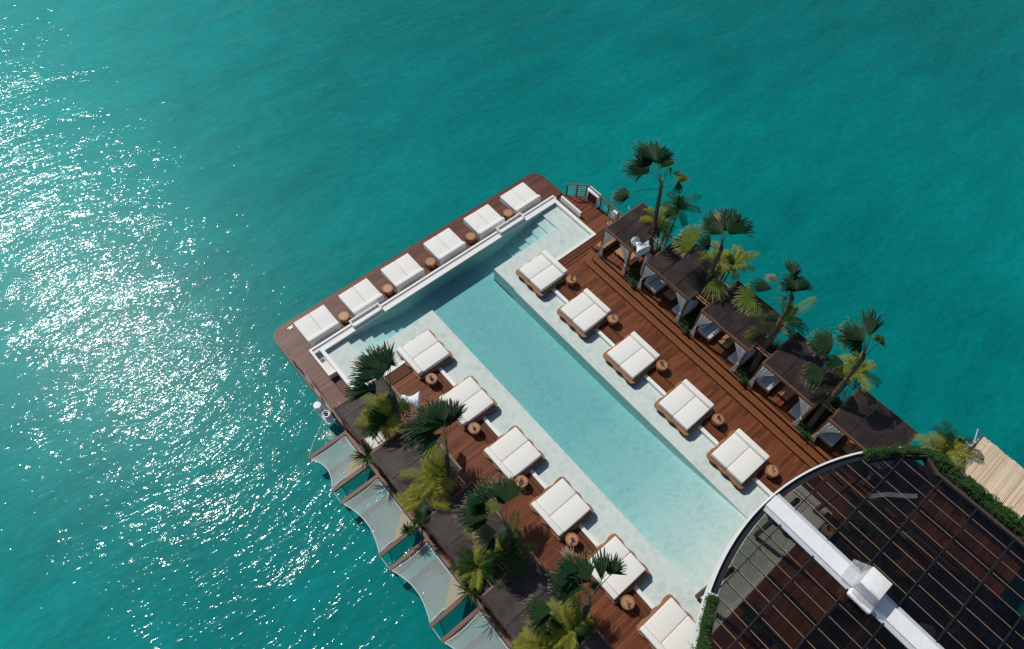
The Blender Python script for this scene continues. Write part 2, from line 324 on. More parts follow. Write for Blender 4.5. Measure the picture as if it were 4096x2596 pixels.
FANS = [
 ((22.45, 13.0), (22.52, 13.58, 5.9), [
  ((22.27, 14.45, 6.7), (21.68, 15.53, 6.6), 75, 0),
  ((22.82, 14.46, 6.9), (23.42, 15.81, 7.0), 68, 0),
  ((23.66, 14.21, 6.2), (23.83, 14.8, 6.3), 85, 1),
  ((23.77, 14.19, 6.1), (23.86, 14.04, 5.7), 45, 0),
  ((23.5, 13.31, 6.0), (24.13, 13.72, 6.0), 48, 1),
  ((23.61, 13.35, 5.9), (23.38, 13.01, 5.4), 35, 0),
  ((21.24, 14.48, 5.6), (20.68, 15.14, 5.3), 58, 2),
  ((22.75, 14.17, 6.8), (23.18, 14.72, 7.3), 7, 0),
  ((22.61, 14.52, 6.8), (22.61, 15.48, 6.9), 50, 0),
 ]),
 ((22.25, 9.0), (22.23, 9.05, 5.4), [
  ((22.29, 9.34, 6.3), (22.17, 10.47, 6.3), 62, 2),
  ((22.56, 9.28, 6.3), (24.07, 9.36, 6.3), 55, 0),
  ((22.53, 9.47, 6.2), (23.15, 10.32, 6.5), 25, 3),
  ((22.69, 9.39, 6.2), (23.79, 10.13, 6.5), 30, 0),
  ((22.03, 10.33, 4.9), (21.85, 11.41, 4.6), 85, 1),
  ((22.22, 9.68, 5.4), (21.88, 10.31, 5.3), 62, 0),
  ((22.14, 8.68, 3.6), (21.33, 8.0, 3.2), 40, 1),
  ((22.36, 9.5, 6.2), (22.94, 10.66, 6.4), 40, 0),
 ]),
 ((21.1, 4.35), (22.22, 4.85, 5.8), [
  ((22.55, 5.5, 6.7), (23.06, 6.07, 6.9), 38, 0),
  ((22.28, 4.94, 6.4), (22.8, 5.68, 6.5), 80, 0),
  ((22.44, 4.94, 6.3), (23.28, 4.89, 6.3), 50, 0),
  ((22.35, 5.88, 6.0), (22.19, 6.46, 6.0), 45, 3),
  ((22.13, 5.83, 5.6), (21.7, 6.78, 5.5), 38, 0),
  ((21.64, 6.18, 4.9), (20.94, 6.77, 4.7), 82, 1),
  ((22.1, 5.55, 4.5), (21.61, 5.76, 4.2), 55, 3),
  ((22.29, 5.07, 5.6), (22.09, 5.22, 5.5), 40, 2),
 ]),
 ((20.85, 0.45), (21.95, 0.82, 5.9), [
  ((22.02, 1.22, 6.8), (22.1, 2.38, 6.9), 48, 2),
  ((22.24, 1.25, 6.9), (23.49, 2.05, 7.0), 22, 0),
  ((22.49, 1.26, 6.8), (23.65, 1.72, 6.9), 22, 0),
  ((22.15, 1.26, 6.6), (21.61, 2.0, 6.5), 40, 0),
  ((22.25, 1.24, 6.3), (21.74, 1.27, 6.0), 35, 0),
  ((22.36, 2.16, 4.9), (21.94, 3.08, 4.7), 68, 2),
  ((22.07, 1.34, 4.8), (21.44, 1.7, 4.6), 62, 0),
  ((21.28, 1.59, 4.3), (20.56, 2.13, 4.0), 62, 2),
  ((23.25, 0.87, 5.9), (23.57, 1.08, 6.0), 85, 1),
  ((23.33, 0.86, 5.8), (23.65, 0.67, 5.7), 40, 0),
 ]),
 ((5.05, 12.95), (5.1, 13.02, 5.1), [
  ((5.55, 13.8, 6.0), (6.05, 14.91, 6.1), 28, 2),
  ((5.26, 13.99, 5.9), (5.26, 15.2, 5.9), 38, 2),
  ((5.09, 13.77, 5.8), (4.41, 14.97, 5.6), 36, 0),
  ((5.19, 13.53, 6.2), (4.92, 13.99, 6.3), 75, 0),
  ((4.5, 13.75, 5.3), (3.69, 14.65, 5.0), 36, 2),
  ((5.75, 14.05, 5.6), (6.07, 14.08, 5.5), 60, 0),
  ((5.42, 13.76, 6.0), (5.95, 14.43, 6.2), 30, 0),
  ((5.18, 14.0, 5.7), (4.89, 15.27, 5.6), 25, 3),
 ]),
 ((5.0, 8.95), (5.16, 9.24, 5.5), [
  ((5.7, 10.08, 6.1), (4.61, 11.27, 5.9), 32, 2),
  ((5.57, 10.02, 6.3), (5.64, 11.39, 6.3), 42, 2),
  ((5.94, 9.93, 6.2), (6.62, 10.81, 6.2), 30, 2),
  ((5.95, 10.15, 6.1), (6.65, 10.27, 6.0), 38, 2),
  ((5.3, 10.13, 5.8), (4.26, 10.93, 5.5), 28, 2),
  ((5.75, 10.04, 6.5), (6.04, 10.87, 6.6), 45, 0),
 ]),
 ((5.0, 5.0), (5.11, 5.24, 5.8), [
  ((5.41, 5.79, 6.9), (6.13, 6.48, 6.9), 52, 2),
  ((5.11, 6.19, 6.7), (5.5, 7.09, 6.7), 42, 2),
  ((4.69, 5.99, 6.1), (4.14, 7.03, 5.9), 50, 2),
  ((4.92, 6.43, 6.5), (4.57, 7.1, 6.4), 38, 0),
  ((4.75, 5.52, 5.3), (4.01, 6.05, 5.0), 45, 3),
  ((5.11, 5.76, 6.8), (4.86, 6.23, 6.8), 45, 1),
  ((4.68, 5.94, 6.0), (3.94, 6.42, 5.7), 30, 0),
 ]),
 ((5.35, 1.05), (5.61, 1.31, 5.7), [
  ((5.65, 2.3, 6.3), (5.06, 2.92, 6.1), 48, 0),
  ((5.93, 1.82, 6.5), (6.28, 2.72, 6.5), 48, 2),
  ((5.84, 2.71, 6.4), (6.17, 3.22, 6.4), 35, 3),
  ((6.36, 1.53, 6.2), (7.09, 2.41, 6.3), 24, 2),
  ((6.89, 1.51, 5.9), (7.49, 1.93, 5.9), 52, 2),
  ((5.78, 1.75, 6.1), (4.96, 2.55, 5.8), 30, 2),
  ((4.62, 2.09, 4.6), (3.84, 2.75, 4.3), 40, 2),
  ((6.04, 1.42, 5.9), (6.23, 1.8, 6.1), 45, 0),
  ((5.85, 2.29, 6.6), (5.59, 3.0, 6.5), 40, 0),
 ]),
]
FEATHERS = [
 ((23.0, 12.6), (23.95, 12.96, 3.7), [((24.21, 14.02, 4.0), 0), ((25.78, 13.03, 3.6), 0), ((23.79, 13.1, 3.2), 1), ((23.63, 13.84, 3.7), 0), ((24.33, 13.31, 4.2), 0)]),
 ((22.6, 12.6), (23.07, 13.35, 2.9), [((22.47, 14.32, 2.8), 1), ((23.98, 13.89, 3.2), 1), ((22.98, 12.47, 2.2), 1), ((23.15, 14.42, 3.0), 0), ((24.29, 13.61, 3.0), 0), ((22.46, 13.04, 2.4), 0)]),
 ((22.9, 8.6), (23.49, 8.61, 3.5), [((24.32, 9.18, 3.9), 1), ((25.27, 8.26, 3.4), 1), ((24.1, 8.2, 3.0), 1), ((22.94, 8.89, 3.1), 1), ((24.29, 8.67, 3.9), 1), ((23.47, 9.48, 3.6), 1), ((23.48, 9.06, 3.9), 0)]),
 ((22.5, 8.4), (23.19, 9.35, 3.4), [((22.93, 10.14, 3.1), 1), ((23.34, 9.87, 3.6), 1)]),
 ((22.6, 4.6), (22.76, 4.68, 3.5), [((24.95, 4.47, 3.7), 1), ((23.58, 3.67, 3.1), 0), ((23.5, 3.78, 2.8), 0), ((20.77, 5.63, 2.6), 1), ((21.88, 6.19, 3.1), 0), ((23.49, 4.85, 3.9), 0), ((22.33, 4.78, 3.0), 0)]),
 ((22.4, 0.5), (23.29, 0.66, 3.3), [((23.49, 1.37, 3.6), 1), ((23.85, 1.16, 3.8), 1), ((23.9, 0.58, 3.4), 1), ((23.79, 0.22, 3.0), 1), ((22.63, 1.26, 3.1), 1), ((21.83, 0.95, 2.4), 0), ((22.76, 1.34, 3.5), 1), ((23.12, 0.21, 2.6), 0)]),
 ((23.9, -4.9), (23.34, -4.35, 2.9), [((22.79, -3.09, 2.9), 1), ((23.98, -5.29, 2.5), 1), ((23.08, -3.45, 3.3), 1), ((23.0, -4.01, 2.9), 0)]),
 ((24.3, -4.9), (23.85, -4.6, 2.8), [((23.74, -3.43, 3.2), 0), ((23.95, -3.49, 3.6), 0), ((24.13, -4.5, 3.2), 0), ((23.51, -4.12, 3.2), 0)]),
 ((4.7, 12.8), (4.67, 13.06, 3.4), [((4.3, 14.66, 3.4), 1), ((4.8, 13.99, 3.8), 1), ((5.29, 13.66, 3.8), 0), ((4.31, 13.95, 3.2), 0), ((4.8, 13.52, 4.0), 1), ((4.66, 13.12, 2.6), 1)]),
 ((4.4, 12.8), (4.21, 13.17, 3.0), [((3.36, 14.06, 2.8), 1), ((3.43, 13.64, 2.5), 0), ((4.07, 13.62, 3.3), 1), ((4.53, 13.06, 2.5), 0)]),
 ((4.7, 8.9), (4.63, 9.37, 3.3), [((3.5, 10.64, 3.1), 1), ((5.31, 10.45, 3.9), 1), ((4.62, 10.31, 3.7), 1), ((5.41, 9.83, 3.4), 1), ((4.98, 10.5, 3.8), 1)]),
 ((3.9, 8.9), (3.66, 9.13, 2.9), [((2.77, 10.08, 2.6), 1), ((4.56, 9.36, 3.3), 0), ((3.44, 9.79, 3.1), 1)]),
 ((4.9, 4.9), (4.85, 5.02, 3.3), [((5.96, 4.38, 3.0), 0), ((3.42, 3.7, 2.2), 0), ((4.11, 6.88, 3.3), 1), ((6.12, 5.93, 3.8), 0), ((5.31, 5.25, 3.8), 0), ((4.13, 5.31, 2.9), 0)]),
 ((3.9, 4.9), (3.67, 5.37, 2.9), [((2.87, 6.21, 2.6), 0), ((4.25, 5.8, 3.3), 1), ((4.78, 5.28, 3.2), 0), ((4.01, 4.75, 2.3), 0), ((4.37, 5.73, 3.4), 1)]),
 ((5.0, 1.0), (4.97, 1.18, 3.3), [((5.47, 2.38, 3.9), 1), ((5.8, 1.93, 3.8), 0), ((5.43, 1.4, 3.5), 0), ((4.93, 2.43, 3.6), 1), ((4.55, 2.06, 3.2), 1), ((4.39, 1.55, 2.6), 0), ((5.19, 1.84, 4.0), 1)]),
 ((4.2, 0.9), (3.71, 1.52, 2.9), [((3.49, 2.36, 2.9), 1), ((3.97, 2.15, 3.3), 1), ((3.22, 1.93, 2.5), 1), ((4.32, 1.59, 3.1), 0), ((3.96, 1.67, 3.4), 1)]),
]
ROSETTES = [
 ((2.99, 12.9, 1.5), 0.8, 0),
 ((3.11, 8.99, 1.4), 0.44, 0),
 ((2.52, 9.05, 0.9), 0.44, 1),
 ((3.04, 5.09, 1.5), 0.83, 0),
]
# ------------------------------------------------------------------ sea
# one sheet with an opening under the hull, where the pool basin sits
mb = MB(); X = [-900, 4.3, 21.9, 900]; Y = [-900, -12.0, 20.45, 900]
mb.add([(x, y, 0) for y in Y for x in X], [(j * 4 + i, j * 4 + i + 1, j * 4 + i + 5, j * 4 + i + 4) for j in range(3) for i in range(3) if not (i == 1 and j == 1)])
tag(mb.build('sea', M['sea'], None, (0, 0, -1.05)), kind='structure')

# ------------------------------------------------------------------ decks: every plank its own object
PLANK = {}
def plank_mesh(l, w, h, mat, ax='x'):
    key = (round(l, 3), w, h, mat.name, ax)
    if key not in PLANK:
        m = MB()
        e = 0.003
        if ax == 'x': m.box(0, l, -w / 2, w / 2, -h, 0)
        else: m.box(-w / 2, w / 2, 0, l, -h, 0)
        PLANK[key] = m.mesh('plank', mat)
    return PLANK[key]
def planks(parent, x0, x1, y0, y1, mat, z=0.0, w=0.138, gap=0.009, split=0, ext=None, h=0.03, name='plank', rng=random.Random(3)):
    n = int((y1 - y0) / (w + gap)); st = (y1 - y0) / n
    for i in range(n):
        y = y0 + st * (i + 0.5)
        a, b = (x0, x1) if ext is None else ext(y)
        if b - a < 0.05: continue
        cuts = [a, b]
        if split and b - a > 2.0: cuts = [a, a + (b - a) * rng.choice((0.3, 0.42, 0.55, 0.68)), b]
        for p, q in zip(cuts, cuts[1:]):
            put(name, plank_mesh(q - p - 0.006, st - gap, h, mat), parent, (p, y, z + rng.uniform(-0.0012, 0.0012)))
def planks_y(parent, x0, x1, y0, y1, mat, z=0.0, w=0.045, gap=0.022, h=0.035, name='slat'):
    n = max(1, int((x1 - x0) / (w + gap))); st = (x1 - x0) / n
    for i in range(n): put(name, plank_mesh(y1 - y0, st - gap, h, mat, 'y'), parent, (x0 + st * (i + 0.5), y0, z))
def slats_x(parent, x0, x1, y0, y1, mat, z=0.0, w=0.045, gap=0.022, h=0.035, name='slat'):
    n = max(1, int((y1 - y0) / (w + gap))); st = (y1 - y0) / n
    for i in range(n): put(name, plank_mesh(x1 - x0, st - gap, h, mat, 'x'), parent, (x0, y0 + st * (i + 0.5), z))

RC = 0.72
def front_ext(y):
    if y > 22.85 - RC - 0.1:
        d = y - (22.85 - RC); ins = RC - math.sqrt(max(0.0, RC * RC - max(d, 0) ** 2))
        return 3.14 + ins, 22.36 - ins
    return 3.14, 22.36
# the front deck and side walkway lie one step lower than the pool rim
FZ, FS = -0.38, 1.012
def lower(o): o.location = (o.location[0] * FS, o.location[1] * FS, o.location[2] + FZ); return o
d = tag(empty('front_deck', (0, 0, FZ)), kind='structure'); d.scale = (FS, FS, 1)
planks(d, 0, 0, 20.30, 22.74, M['deck_front'], ext=front_ext, split=1, w=0.13)
# edge trim following the rounded corners
def edge_path(off):
    pts = [(3.02 + off, 15.42)]
    for k in range(9):
        q = math.pi - k / 8 * math.pi / 2; pts.append((3.02 + RC + (RC - off) * math.cos(q), 22.85 - RC + (RC - off) * math.sin(q)))
    for k in range(9):
        q = math.pi / 2 - k / 8 * math.pi / 2; pts.append((22.45 - RC + (RC - off) * math.cos(q), 22.85 - RC + (RC - off) * math.sin(q)))
    pts.append((22.45 - off, 20.02)); return pts
m = MB(); a_, b_ = edge_path(0.0), edge_path(0.115)
for i in range(len(a_) - 1): m.prism([a_[i], b_[i], b_[i + 1], a_[i + 1]][::-1], -0.06, 0.004)
m.build('edge_trim', M['deck_front'], d)
m = MB(); a2, b2 = edge_path(0.02), edge_path(0.16)
for i in range(len(a2) - 1): m.prism([a2[i], b2[i], b2[i + 1], a2[i + 1]][::-1], -0.75, -0.062)
m.build('hull_side', M['hull'], d)
m = MB(); m.prism(edge_path(0.1)[1:-1] + [(22.3, 19.9), (21.75, 19.9), (21.75, 20.28), (3.14, 20.28)], -0.7, -0.035); m.build('underlay', M['under'], d)

d = tag(empty('side_walkway', (0, 0, FZ)), kind='structure'); d.scale = (FS, FS, 1)
planks(d, 3.14, 4.06, 18.3, 20.3, M['deck_front'], w=0.13)
planks(d, 3.14, 4.12, 16.42, 18.28, M['deck_front'], w=0.13)
slats_x(d, 4.14, 4.50, 16.4, 18.28, M['deck_front'])
MB().box(3.14, 4.06, 16.4, 20.4, -0.65, -0.035).box(4.062, 4.52, 16.4, 18.28, -0.5, -0.045).build('underlay', M['under'], d)
d = tag(empty('left_deck'), kind='structure')
planks(d, 3.14, 8.12, -6.0, 15.95, M['deck'], split=1, w=0.145)
planks(d, 3.14, 4.5, 15.95, 16.6, M['deck'], w=0.145)
MB().box(3.05, 8.74, -6.0, 16.66, -0.9, -0.04).build('underlay', M['under'], d)
slats_x(d, 4.6, 8.74, 16.0, 16.62, M['deck'])
planks_y(d, 8.16, 8.74, -2.6, 15.96, M['deck'])
m = MB(); m.box(2.99, 3.13, -6.0, 15.38, -0.14, 0.004); m.build('edge_board', M['frame_w'], d)
MB().box(3.0, 3.1, -6, 15.4, -0.98, -0.142).build('hull_side', M['hull'], d)
d = tag(empty('right_deck'), kind='structure')
planks(d, 17.74, 20.3, -10.5, 15.78, M['deck'], split=1, w=0.145)
planks(d, 17.1, 23.28, 15.82, 15.98, M['deck'], w=0.145)
slats_x(d, 17.14, 22.3, 16.02, 16.46, M['deck'])
planks_y(d, 17.14, 17.7, -2.6, 15.8, M['deck'])
MB().box(17.12, 20.5, -10.5, 15.85, -0.9, -0.04).box(17.12, 23.4, 15.4, 16.48, -0.9, -0.042).build('underlay', M['under'], d)
d = tag(empty('corner_deck'), kind='structure')
def corner_ext(y): return (21.76 if y < 20.3 else 21.9), (23.36 if y < 19.15 else 23.36 - (y - 19.15) * 1.0)
planks(d, 0, 0, 16.5, 20.1, M['deck'], ext=corner_ext, split=0, w=0.14)
MB().prism([(21.72, 16.45), (23.4, 16.45), (23.4, 19.15), (22.45, 20.1), (21.72, 20.45)], -0.98, -0.04).build('underlay', M['under'], d)
d = tag(empty('dining_deck'), kind='structure')
planks(d, 8.9, 17.08, -12.5, -2.72, M['deck'], split=1, w=0.145)
MB().box(3.0, 20.4, -14.0, -2.72, -0.9, -0.045).build('underlay', M['under'], d)

# steps up to the cabanas and the raised cabana deck
def step_curve(dd, n=10, x0=19.55, r=0.75, yc=15.0):
    q = max(r - dd, 0.03); pts = [(x0 + dd - 0.08, -10.0), (x0 + dd + 0.10, yc)]
    xc = x0 + 0.10 + r
    for k in range(1, n + 1):
        t = math.pi - k / n * math.pi / 2; pts.append((xc + q * math.cos(t) if dd < r else x0 + 0.1 + dd, yc + q * math.sin(t)))
    pts.append((20.95, yc + q)); return pts
d = tag(empty('cabana_steps'), kind='structure')
for lv, (d0, z) in enumerate(((0.0, 0.15), (0.40, 0.30), (0.80, 0.45))):
    for k in range(2 if lv < 2 else 1):
        a_, b_ = step_curve(d0 + k * 0.195), step_curve(d0 + k * 0.195 + 0.189); m = MB()
        for i in range(len(a_) - 1): m.prism([a_[i], a_[i + 1], b_[i + 1], b_[i]], z - 0.04, z)
        m.build('tread_board', M['step'], d)
    a_, b_ = step_curve(d0 + 0.035), step_curve(d0 + 0.39); m = MB()
    for i in range(len(a_) - 1): m.prism([a_[i], a_[i + 1], b_[i + 1], b_[i]], 0.002, z - 0.042)
    m.build('riser', M['under'], d)
d = tag(empty('cabana_deck'), kind='structure')
planks(d, 20.62, 23.58, -10.0, 15.55, M['deck'], z=0.45, w=0.145)
MB().box(20.66, 23.6, -10.0, 15.55, -0.98, 0.41).build('underlay', M['under'], d)

# ------------------------------------------------------------------ pool
pool = tag(empty('swimming_pool'), kind='structure')
WALL = M['white']
def pw(name, boxes, mat=WALL):
    m = MB(); [m.box(*b) for b in boxes]; return m.build(name, mat, pool)
pw('rim', [(4.58, 21.72, 19.98, 20.17, -1.3, 0.05)])
pw('rim', [(4.58, 4.775, 16.60, 19.978, -1.3, 0.05)])
pw('rim', [(21.50, 21.72, 16.50, 19.978, -1.3, 0.05)])
pw('rim', [(16.92, 21.498, 16.50, 16.66, -1.3, 0.048)])
pw('rim', [(4.777, 8.78, 16.63, 16.80, -1.3, 0.048)])
pw('kerb', [(8.765, 8.95, -2.66, 16.628, -0.9, 0.035)])
pw('kerb', [(16.90, 17.10, -2.66, 16.498, -0.9, 0.035)])
pw('kerb', [(8.765, 17.10, -2.75, -2.662, -0.9, 0.012)])
pw('trough_wall', [(4.12, 21.8, 20.40, 20.52, -0.6, 0.06)])
pw('trough_wall', [(4.12, 4.24, 18.52, 20.398, -0.6, 0.06)])
pw('trough_wall', [(21.74, 21.8, 20.17, 20.398, -0.6, 0.06)])
pw('trough_end', [(4.242, 4.578, 18.52, 18.62, -0.6, 0.02)])
pw('trough_floor', [(4.242, 21.738, 20.172, 20.398, -0.6, -0.015), (4.242, 4.578, 18.622, 20.17, -0.6, -0.34)], M['trough'])
pw('drain', [(4.30, 4.52, 19.66, 19.84, -0.336, -0.30)], M['black'])
for x0, x1 in ((6.73, 8.66), (17.16, 19.12)):
    b = pw('raised_channel', [(x0, x1, 20.46, 20.56, 0.062, 0.34), (x0, x0 + 0.09, 20.10, 20.458, 0.062, 0.34), (x1 - 0.09, x1, 20.10, 20.458, 0.062, 0.34), (x0 + 0.092, x1 - 0.092, 20.10, 20.34, 0.062, 0.24), (x0 + 0.092, x1 - 0.092, 20.342, 20.456, 0.062, 0.12)])
    bv = b.modifiers.new('bevel', 'BEVEL'); bv.width = 0.025; bv.segments = 2
pw('windbreak_wall', [(21.86, 21.98, 18.12, 19.88, -0.03, 0.42)])
PM = M['pool']
pw('ledge', [(8.952, 10.85, -2.655, 16.63, -1.5, -0.19), (4.777, 10.85, 16.802, 18.53, -1.5, -0.19), (8.79, 10.85, 16.632, 16.80, -1.5, -0.19), (4.777, 6.10, 18.532, 19.978, -1.5, -0.19)], PM)
pw('ledge', [(15.30, 16.898, -2.655, 16.50, -1.5, -0.19), (15.36, 21.498, 16.662, 18.53, -1.5, -0.19), (15.32, 16.918, 16.502, 16.66, -1.5, -0.19), (20.35, 21.498, 18.532, 19.978, -1.5, -0.19)], PM)
for i in range(5):
    z = -0.37 - i * 0.15
    xs = [6.102, 6.72, 7.37, 8.0, 8.58, 9.10]; pw('step', [(xs[i], xs[i + 1] - 0.002, 18.532, 19.978, -1.5, z)], PM)
    xs = [20.348, 19.74, 19.10, 18.48, 17.85, 17.20]; pw('step', [(xs[i + 1] + 0.002, xs[i], 18.532, 19.978, -1.5, z)], PM)
m = MB(); prof = [(20.0, -1.16), (8.0, -1.13), (4.0, -0.88), (0.5, -0.44), (-1.3, -0.21), (-2.66, -0.17)]
for (y0, z0), (y1, z1) in zip(prof, prof[1:]):
    m.add([(10.852, y0, z0), (15.298, y0, z0), (15.298, y1, z1), (10.852, y1, z1)], [(0, 3, 2, 1)])
m.add([(9.1, 18.5, -1.161), (17.2, 18.5, -1.161), (17.2, 20, -1.161), (9.1, 20, -1.161)], [(0, 1, 2, 3)])
m.build('floor', PM, pool)
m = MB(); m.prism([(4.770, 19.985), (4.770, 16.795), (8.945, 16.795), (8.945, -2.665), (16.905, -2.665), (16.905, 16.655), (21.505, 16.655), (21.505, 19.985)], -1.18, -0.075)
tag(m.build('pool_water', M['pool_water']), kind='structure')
# deck studs, pop-up cleats
for i in range(14):
    m = MB().lathe([(0.028, 0), (0.028, 0.008), (0.018, 0.014)], 10)
studs = [(3.55, 22.42), (3.22, 21.6), (3.22, 21.0)] + [(4.95 + 1.47 * i, 22.66) for i in range(12)] + [(22.2, 22.3), (22.32, 21.4)]
sm = MB().lathe([(0.032, 0), (0.032, 0.008), (0.020, 0.014)], 10).mesh('deck_stud', M['black'])
ORD12 = ['first', 'second', 'third', 'fourth', 'fifth', 'sixth', 'seventh', 'eighth', 'ninth', 'tenth', 'eleventh', 'twelfth']
for si, (x, y) in enumerate(studs):
    o = put('deck_stud', sm, None, (x, y, 0.006)); lower(o); tag(o, 'small black deck stud, ' + (['at the rounded left corner', 'on the left edge, upper of two', 'on the left edge, lower of two'] + [ORD12[k] + ' along the front edge from the left corner' for k in range(12)] + ['at the rounded right corner', 'on the right edge'])[si], 'deck stud', 'black studs along the deck edge')
# ------------------------------------------------------------------ piers, nets, ropes, left side
PIER_Y = [15.28, 13.17, 12.40, 9.22, 8.44, 5.36, 4.56, 1.42, 0.60, -2.5]
ordn = ['first', 'second', 'third', 'fourth', 'fifth', 'sixth', 'seventh', 'eighth', 'ninth', 'tenth']
for i, y in enumerate(PIER_Y[:9]):
    m = MB().box(0.93, 2.985, -0.085, 0.085, -0.14, 0.02)
    o = thing('pier_beam', f'brown timber beam reaching out over the sea, {ordn[i]} from the front of the left side', 'pier beam', (0, y, 0), 0, 'timber beams holding the nets')
    m.build('beam', M['frame_w'], o)
    MB().box(0.90, 0.928, -0.095, 0.095, -0.15, 0.03).build('end_cap', M['frame_w'], o)
def net(y1, y0, idx, pad):
    t = thing('hammock_net', ['white mesh hammock net nearest the front corner, over sparkling water', 'white mesh hammock net second from the front corner, a palm shadow near its inner corner', 'white mesh hammock net third from the front corner, shadow of one spiky plant', 'white mesh hammock net cut off by the bottom edge of the photo'][idx], 'hammock net', (0, 0, -0.02), 0, 'white nets slung over the sea')
    ya, yb = y1 - 0.12, y0 + 0.12
    sagx = 0.34; zs = -0.16
    def P(u, v):   # u 0..1 outer->inner, v 0..1 top->bottom
        xo = 0.98 + sagx * math.sin(math.pi * v) ** 0.9; xi = 2.90
        y = ya + (yb - ya) * v; x = xo + (xi - xo) * u
        yt = ya - 0.10 * math.sin(math.pi * u); ybm = yb + 0.06 * math.sin(math.pi * u)
        y = yt + (ybm - yt) * v
        return (x, y, zs * math.sin(math.pi * u) * math.sin(math.pi * v))
    m = MB(); cw = 0.0052; nu = 42; nv = max(12, int((y1 - y0) / 0.046))
    def strip(pts, wid):
        o = len(m.v)
        for i, p in enumerate(pts):
            a = Vector(pts[max(i - 1, 0)]); b = Vector(pts[min(i + 1, len(pts) - 1)]); dd = (b - a).normalized(); s = Vector((-dd.y, dd.x, 0)) * wid
            q = Vector(p); m.v += [tuple(q + s), tuple(q - s)]; m.t += [0, 0]
        for i in range(len(pts) - 1): m.f.append((o + 2 * i, o + 2 * i + 1, o + 2 * i + 3, o + 2 * i + 2))
    for i in range(1, nu): strip([P(i / nu, j / 12) for j in range(13)], cw)
    for j in range(1, nv): strip([P(i / 10, j / nv) for i in range(11)], cw)
    o = m.build('netting', M['net'], t); o['kind'] = 'stuff'
    m = MB(); per = [P(i / 12, 0) for i in range(13)] + [P(1, j / 12) for j in range(1, 13)] + [P(1 - i / 12, 1) for i in range(1, 13)] + [P(0, 1 - j / 12) for j in range(1, 13)]
    m.tube(per, 0.02, 6); m.build('border_rope', M['rope'], t)
    m = MB()
    for i in range(1, 16):
        for vv, ye in ((0, y1 - 0.09), (1, y0 + 0.09)):
            p = P(i / 16, vv); m.tube([p, (p[0] + 0.04, ye, 0.02)], 0.006, 4)
    for j in range(1, 22):
        p = P(1, j / 22); m.tube([p, (2.985, p[1] + 0.03, 0.02)], 0.006, 4)
    m.build('lacing', M['rope'], t)
    if pad:
        a, b, c = (2.93, y0 + 1.08), (2.93, y0 + 0.1), (1.72, y0 + 0.1)
        m = MB().prism([a, c, (2.3, y0 + 0.1), b], 0.03, 0.045); m.build('corner_pad', M['canvas_tan'], t)
net(15.28, 13.17, 0, True); net(12.40, 9.22, 1, True); net(8.44, 5.36, 2, True); net(4.56, 1.42, 3, True)
for i, (y1, y0) in enumerate(((13.05, 12.5), (9.12, 8.54), (5.26, 4.66))):
    o = MB().tube([(0.93, y1, 0.0), (0.935, (y1 + y0) / 2, -0.03), (0.93, y0, 0.0)], 0.012, 6).build('tie_rope', M['rope'])
    tag(o, f'thin white rope joining two beam ends, in the {ordn[i]} gap between the nets', 'rope', 'ropes between the beam ends')
# mooring unit and its rope
def mooring(loc, rz, lab):
    t = thing('mooring_unit', lab, 'mooring unit', loc, rz)
    rbox('base', M['gloss_white'], -0.20, 0.22, -0.66, 0.62, 0.0, 0.12, 0.05, 3, t)
    MB().lathe([(0.20, 0), (0.20, 0.42), (0.19, 0.445), (0.02, 0.45)], 28, (0, 0.42, 0.12)).build('drum', M['gloss_white'], t, smooth=False)
    MB().lathe([(0.17, 0), (0.17, 0.24), (0.20, 0.25), (0.20, 0.29), (0.165, 0.29), (0.165, 0.22), (0.02, 0.22)], 28, (0.03, -0.20, 0.12)).build('drum', M['gloss_white'], t)
    MB().lathe([(0.13, 0.0), (0.02, 0.16)], 4, (0.03, -0.20, 0.345)).build('cone', M['planter'], t)
    return t
mooring((2.76, 16.82, -0.10), 0.10, 'white twin-drum unit bolted to the hull below the left railing')
o = MB().tube([(2.73, 16.60, 0.30), (2.2, 16.30, 0.06), (1.5, 15.85, -0.03), (1.05, 15.42, 0.03)], 0.012, 6).build('mooring_rope', M['rope'])
tag(o, 'thin rope stretched from the white twin-drum unit to the outermost beam end', 'rope')
m = MB(); rr = random.Random(4)
for i in range(420):
    a = rr.uniform(0, 6.28); q = abs(rr.gauss(0, 0.26)); x, y = 2.45 + q * math.cos(a) * 1.0, 16.2 + q * math.sin(a) * 1.3; s_ = rr.uniform(0.006, 0.02)
    m.add([(x - s_, y, 0), (x, y - s_ * 1.4, 0.004), (x + s_, y, 0), (x, y + s_, 0.003)], [(0, 1, 2, 3)])
tag(m.build('water_foam', M['foam'], None, (0, 0, -1.03)), kind='stuff')
# left railing
def railing(name, pts, label, posts, cat='railing', zt=1.0, z0=0.0):
    t = thing(name, label, cat, (pts[0][0], pts[0][1], z0)); ox, oy = pts[0]
    m = MB()
    for (xa, ya), (xb, yb) in zip(pts, pts[1:]):
        dd = Vector((xb - xa, yb - ya, 0)); n_ = Vector((-dd.y, dd.x, 0)).normalized() * 0.045
        A = Vector((xa - ox, ya - oy, 0)); B = Vector((xb - ox, yb - oy, 0))
        m.prism([tuple((A + n_)[:2]), tuple((B + n_)[:2]), tuple((B - n_)[:2]), tuple((A - n_)[:2])][::-1], zt - 0.04, zt + 0.0)
    m.build('top_rail', M['frame_w'] if ox < 10 else M['frame'], t)
    pm = MB().box(-0.035, 0.035, -0.035, 0.035, 0, zt - 0.041).mesh('post', M['frame'])
    for x, y in posts: put('post', pm, t, (x - ox, y - oy, 0))
    for k in range(5):
        z = 0.15 + k * 0.17; MB().tube([(x - ox, y - oy, z) for x, y in pts], 0.006, 4).build('cable', M['wire'], t)
    return t
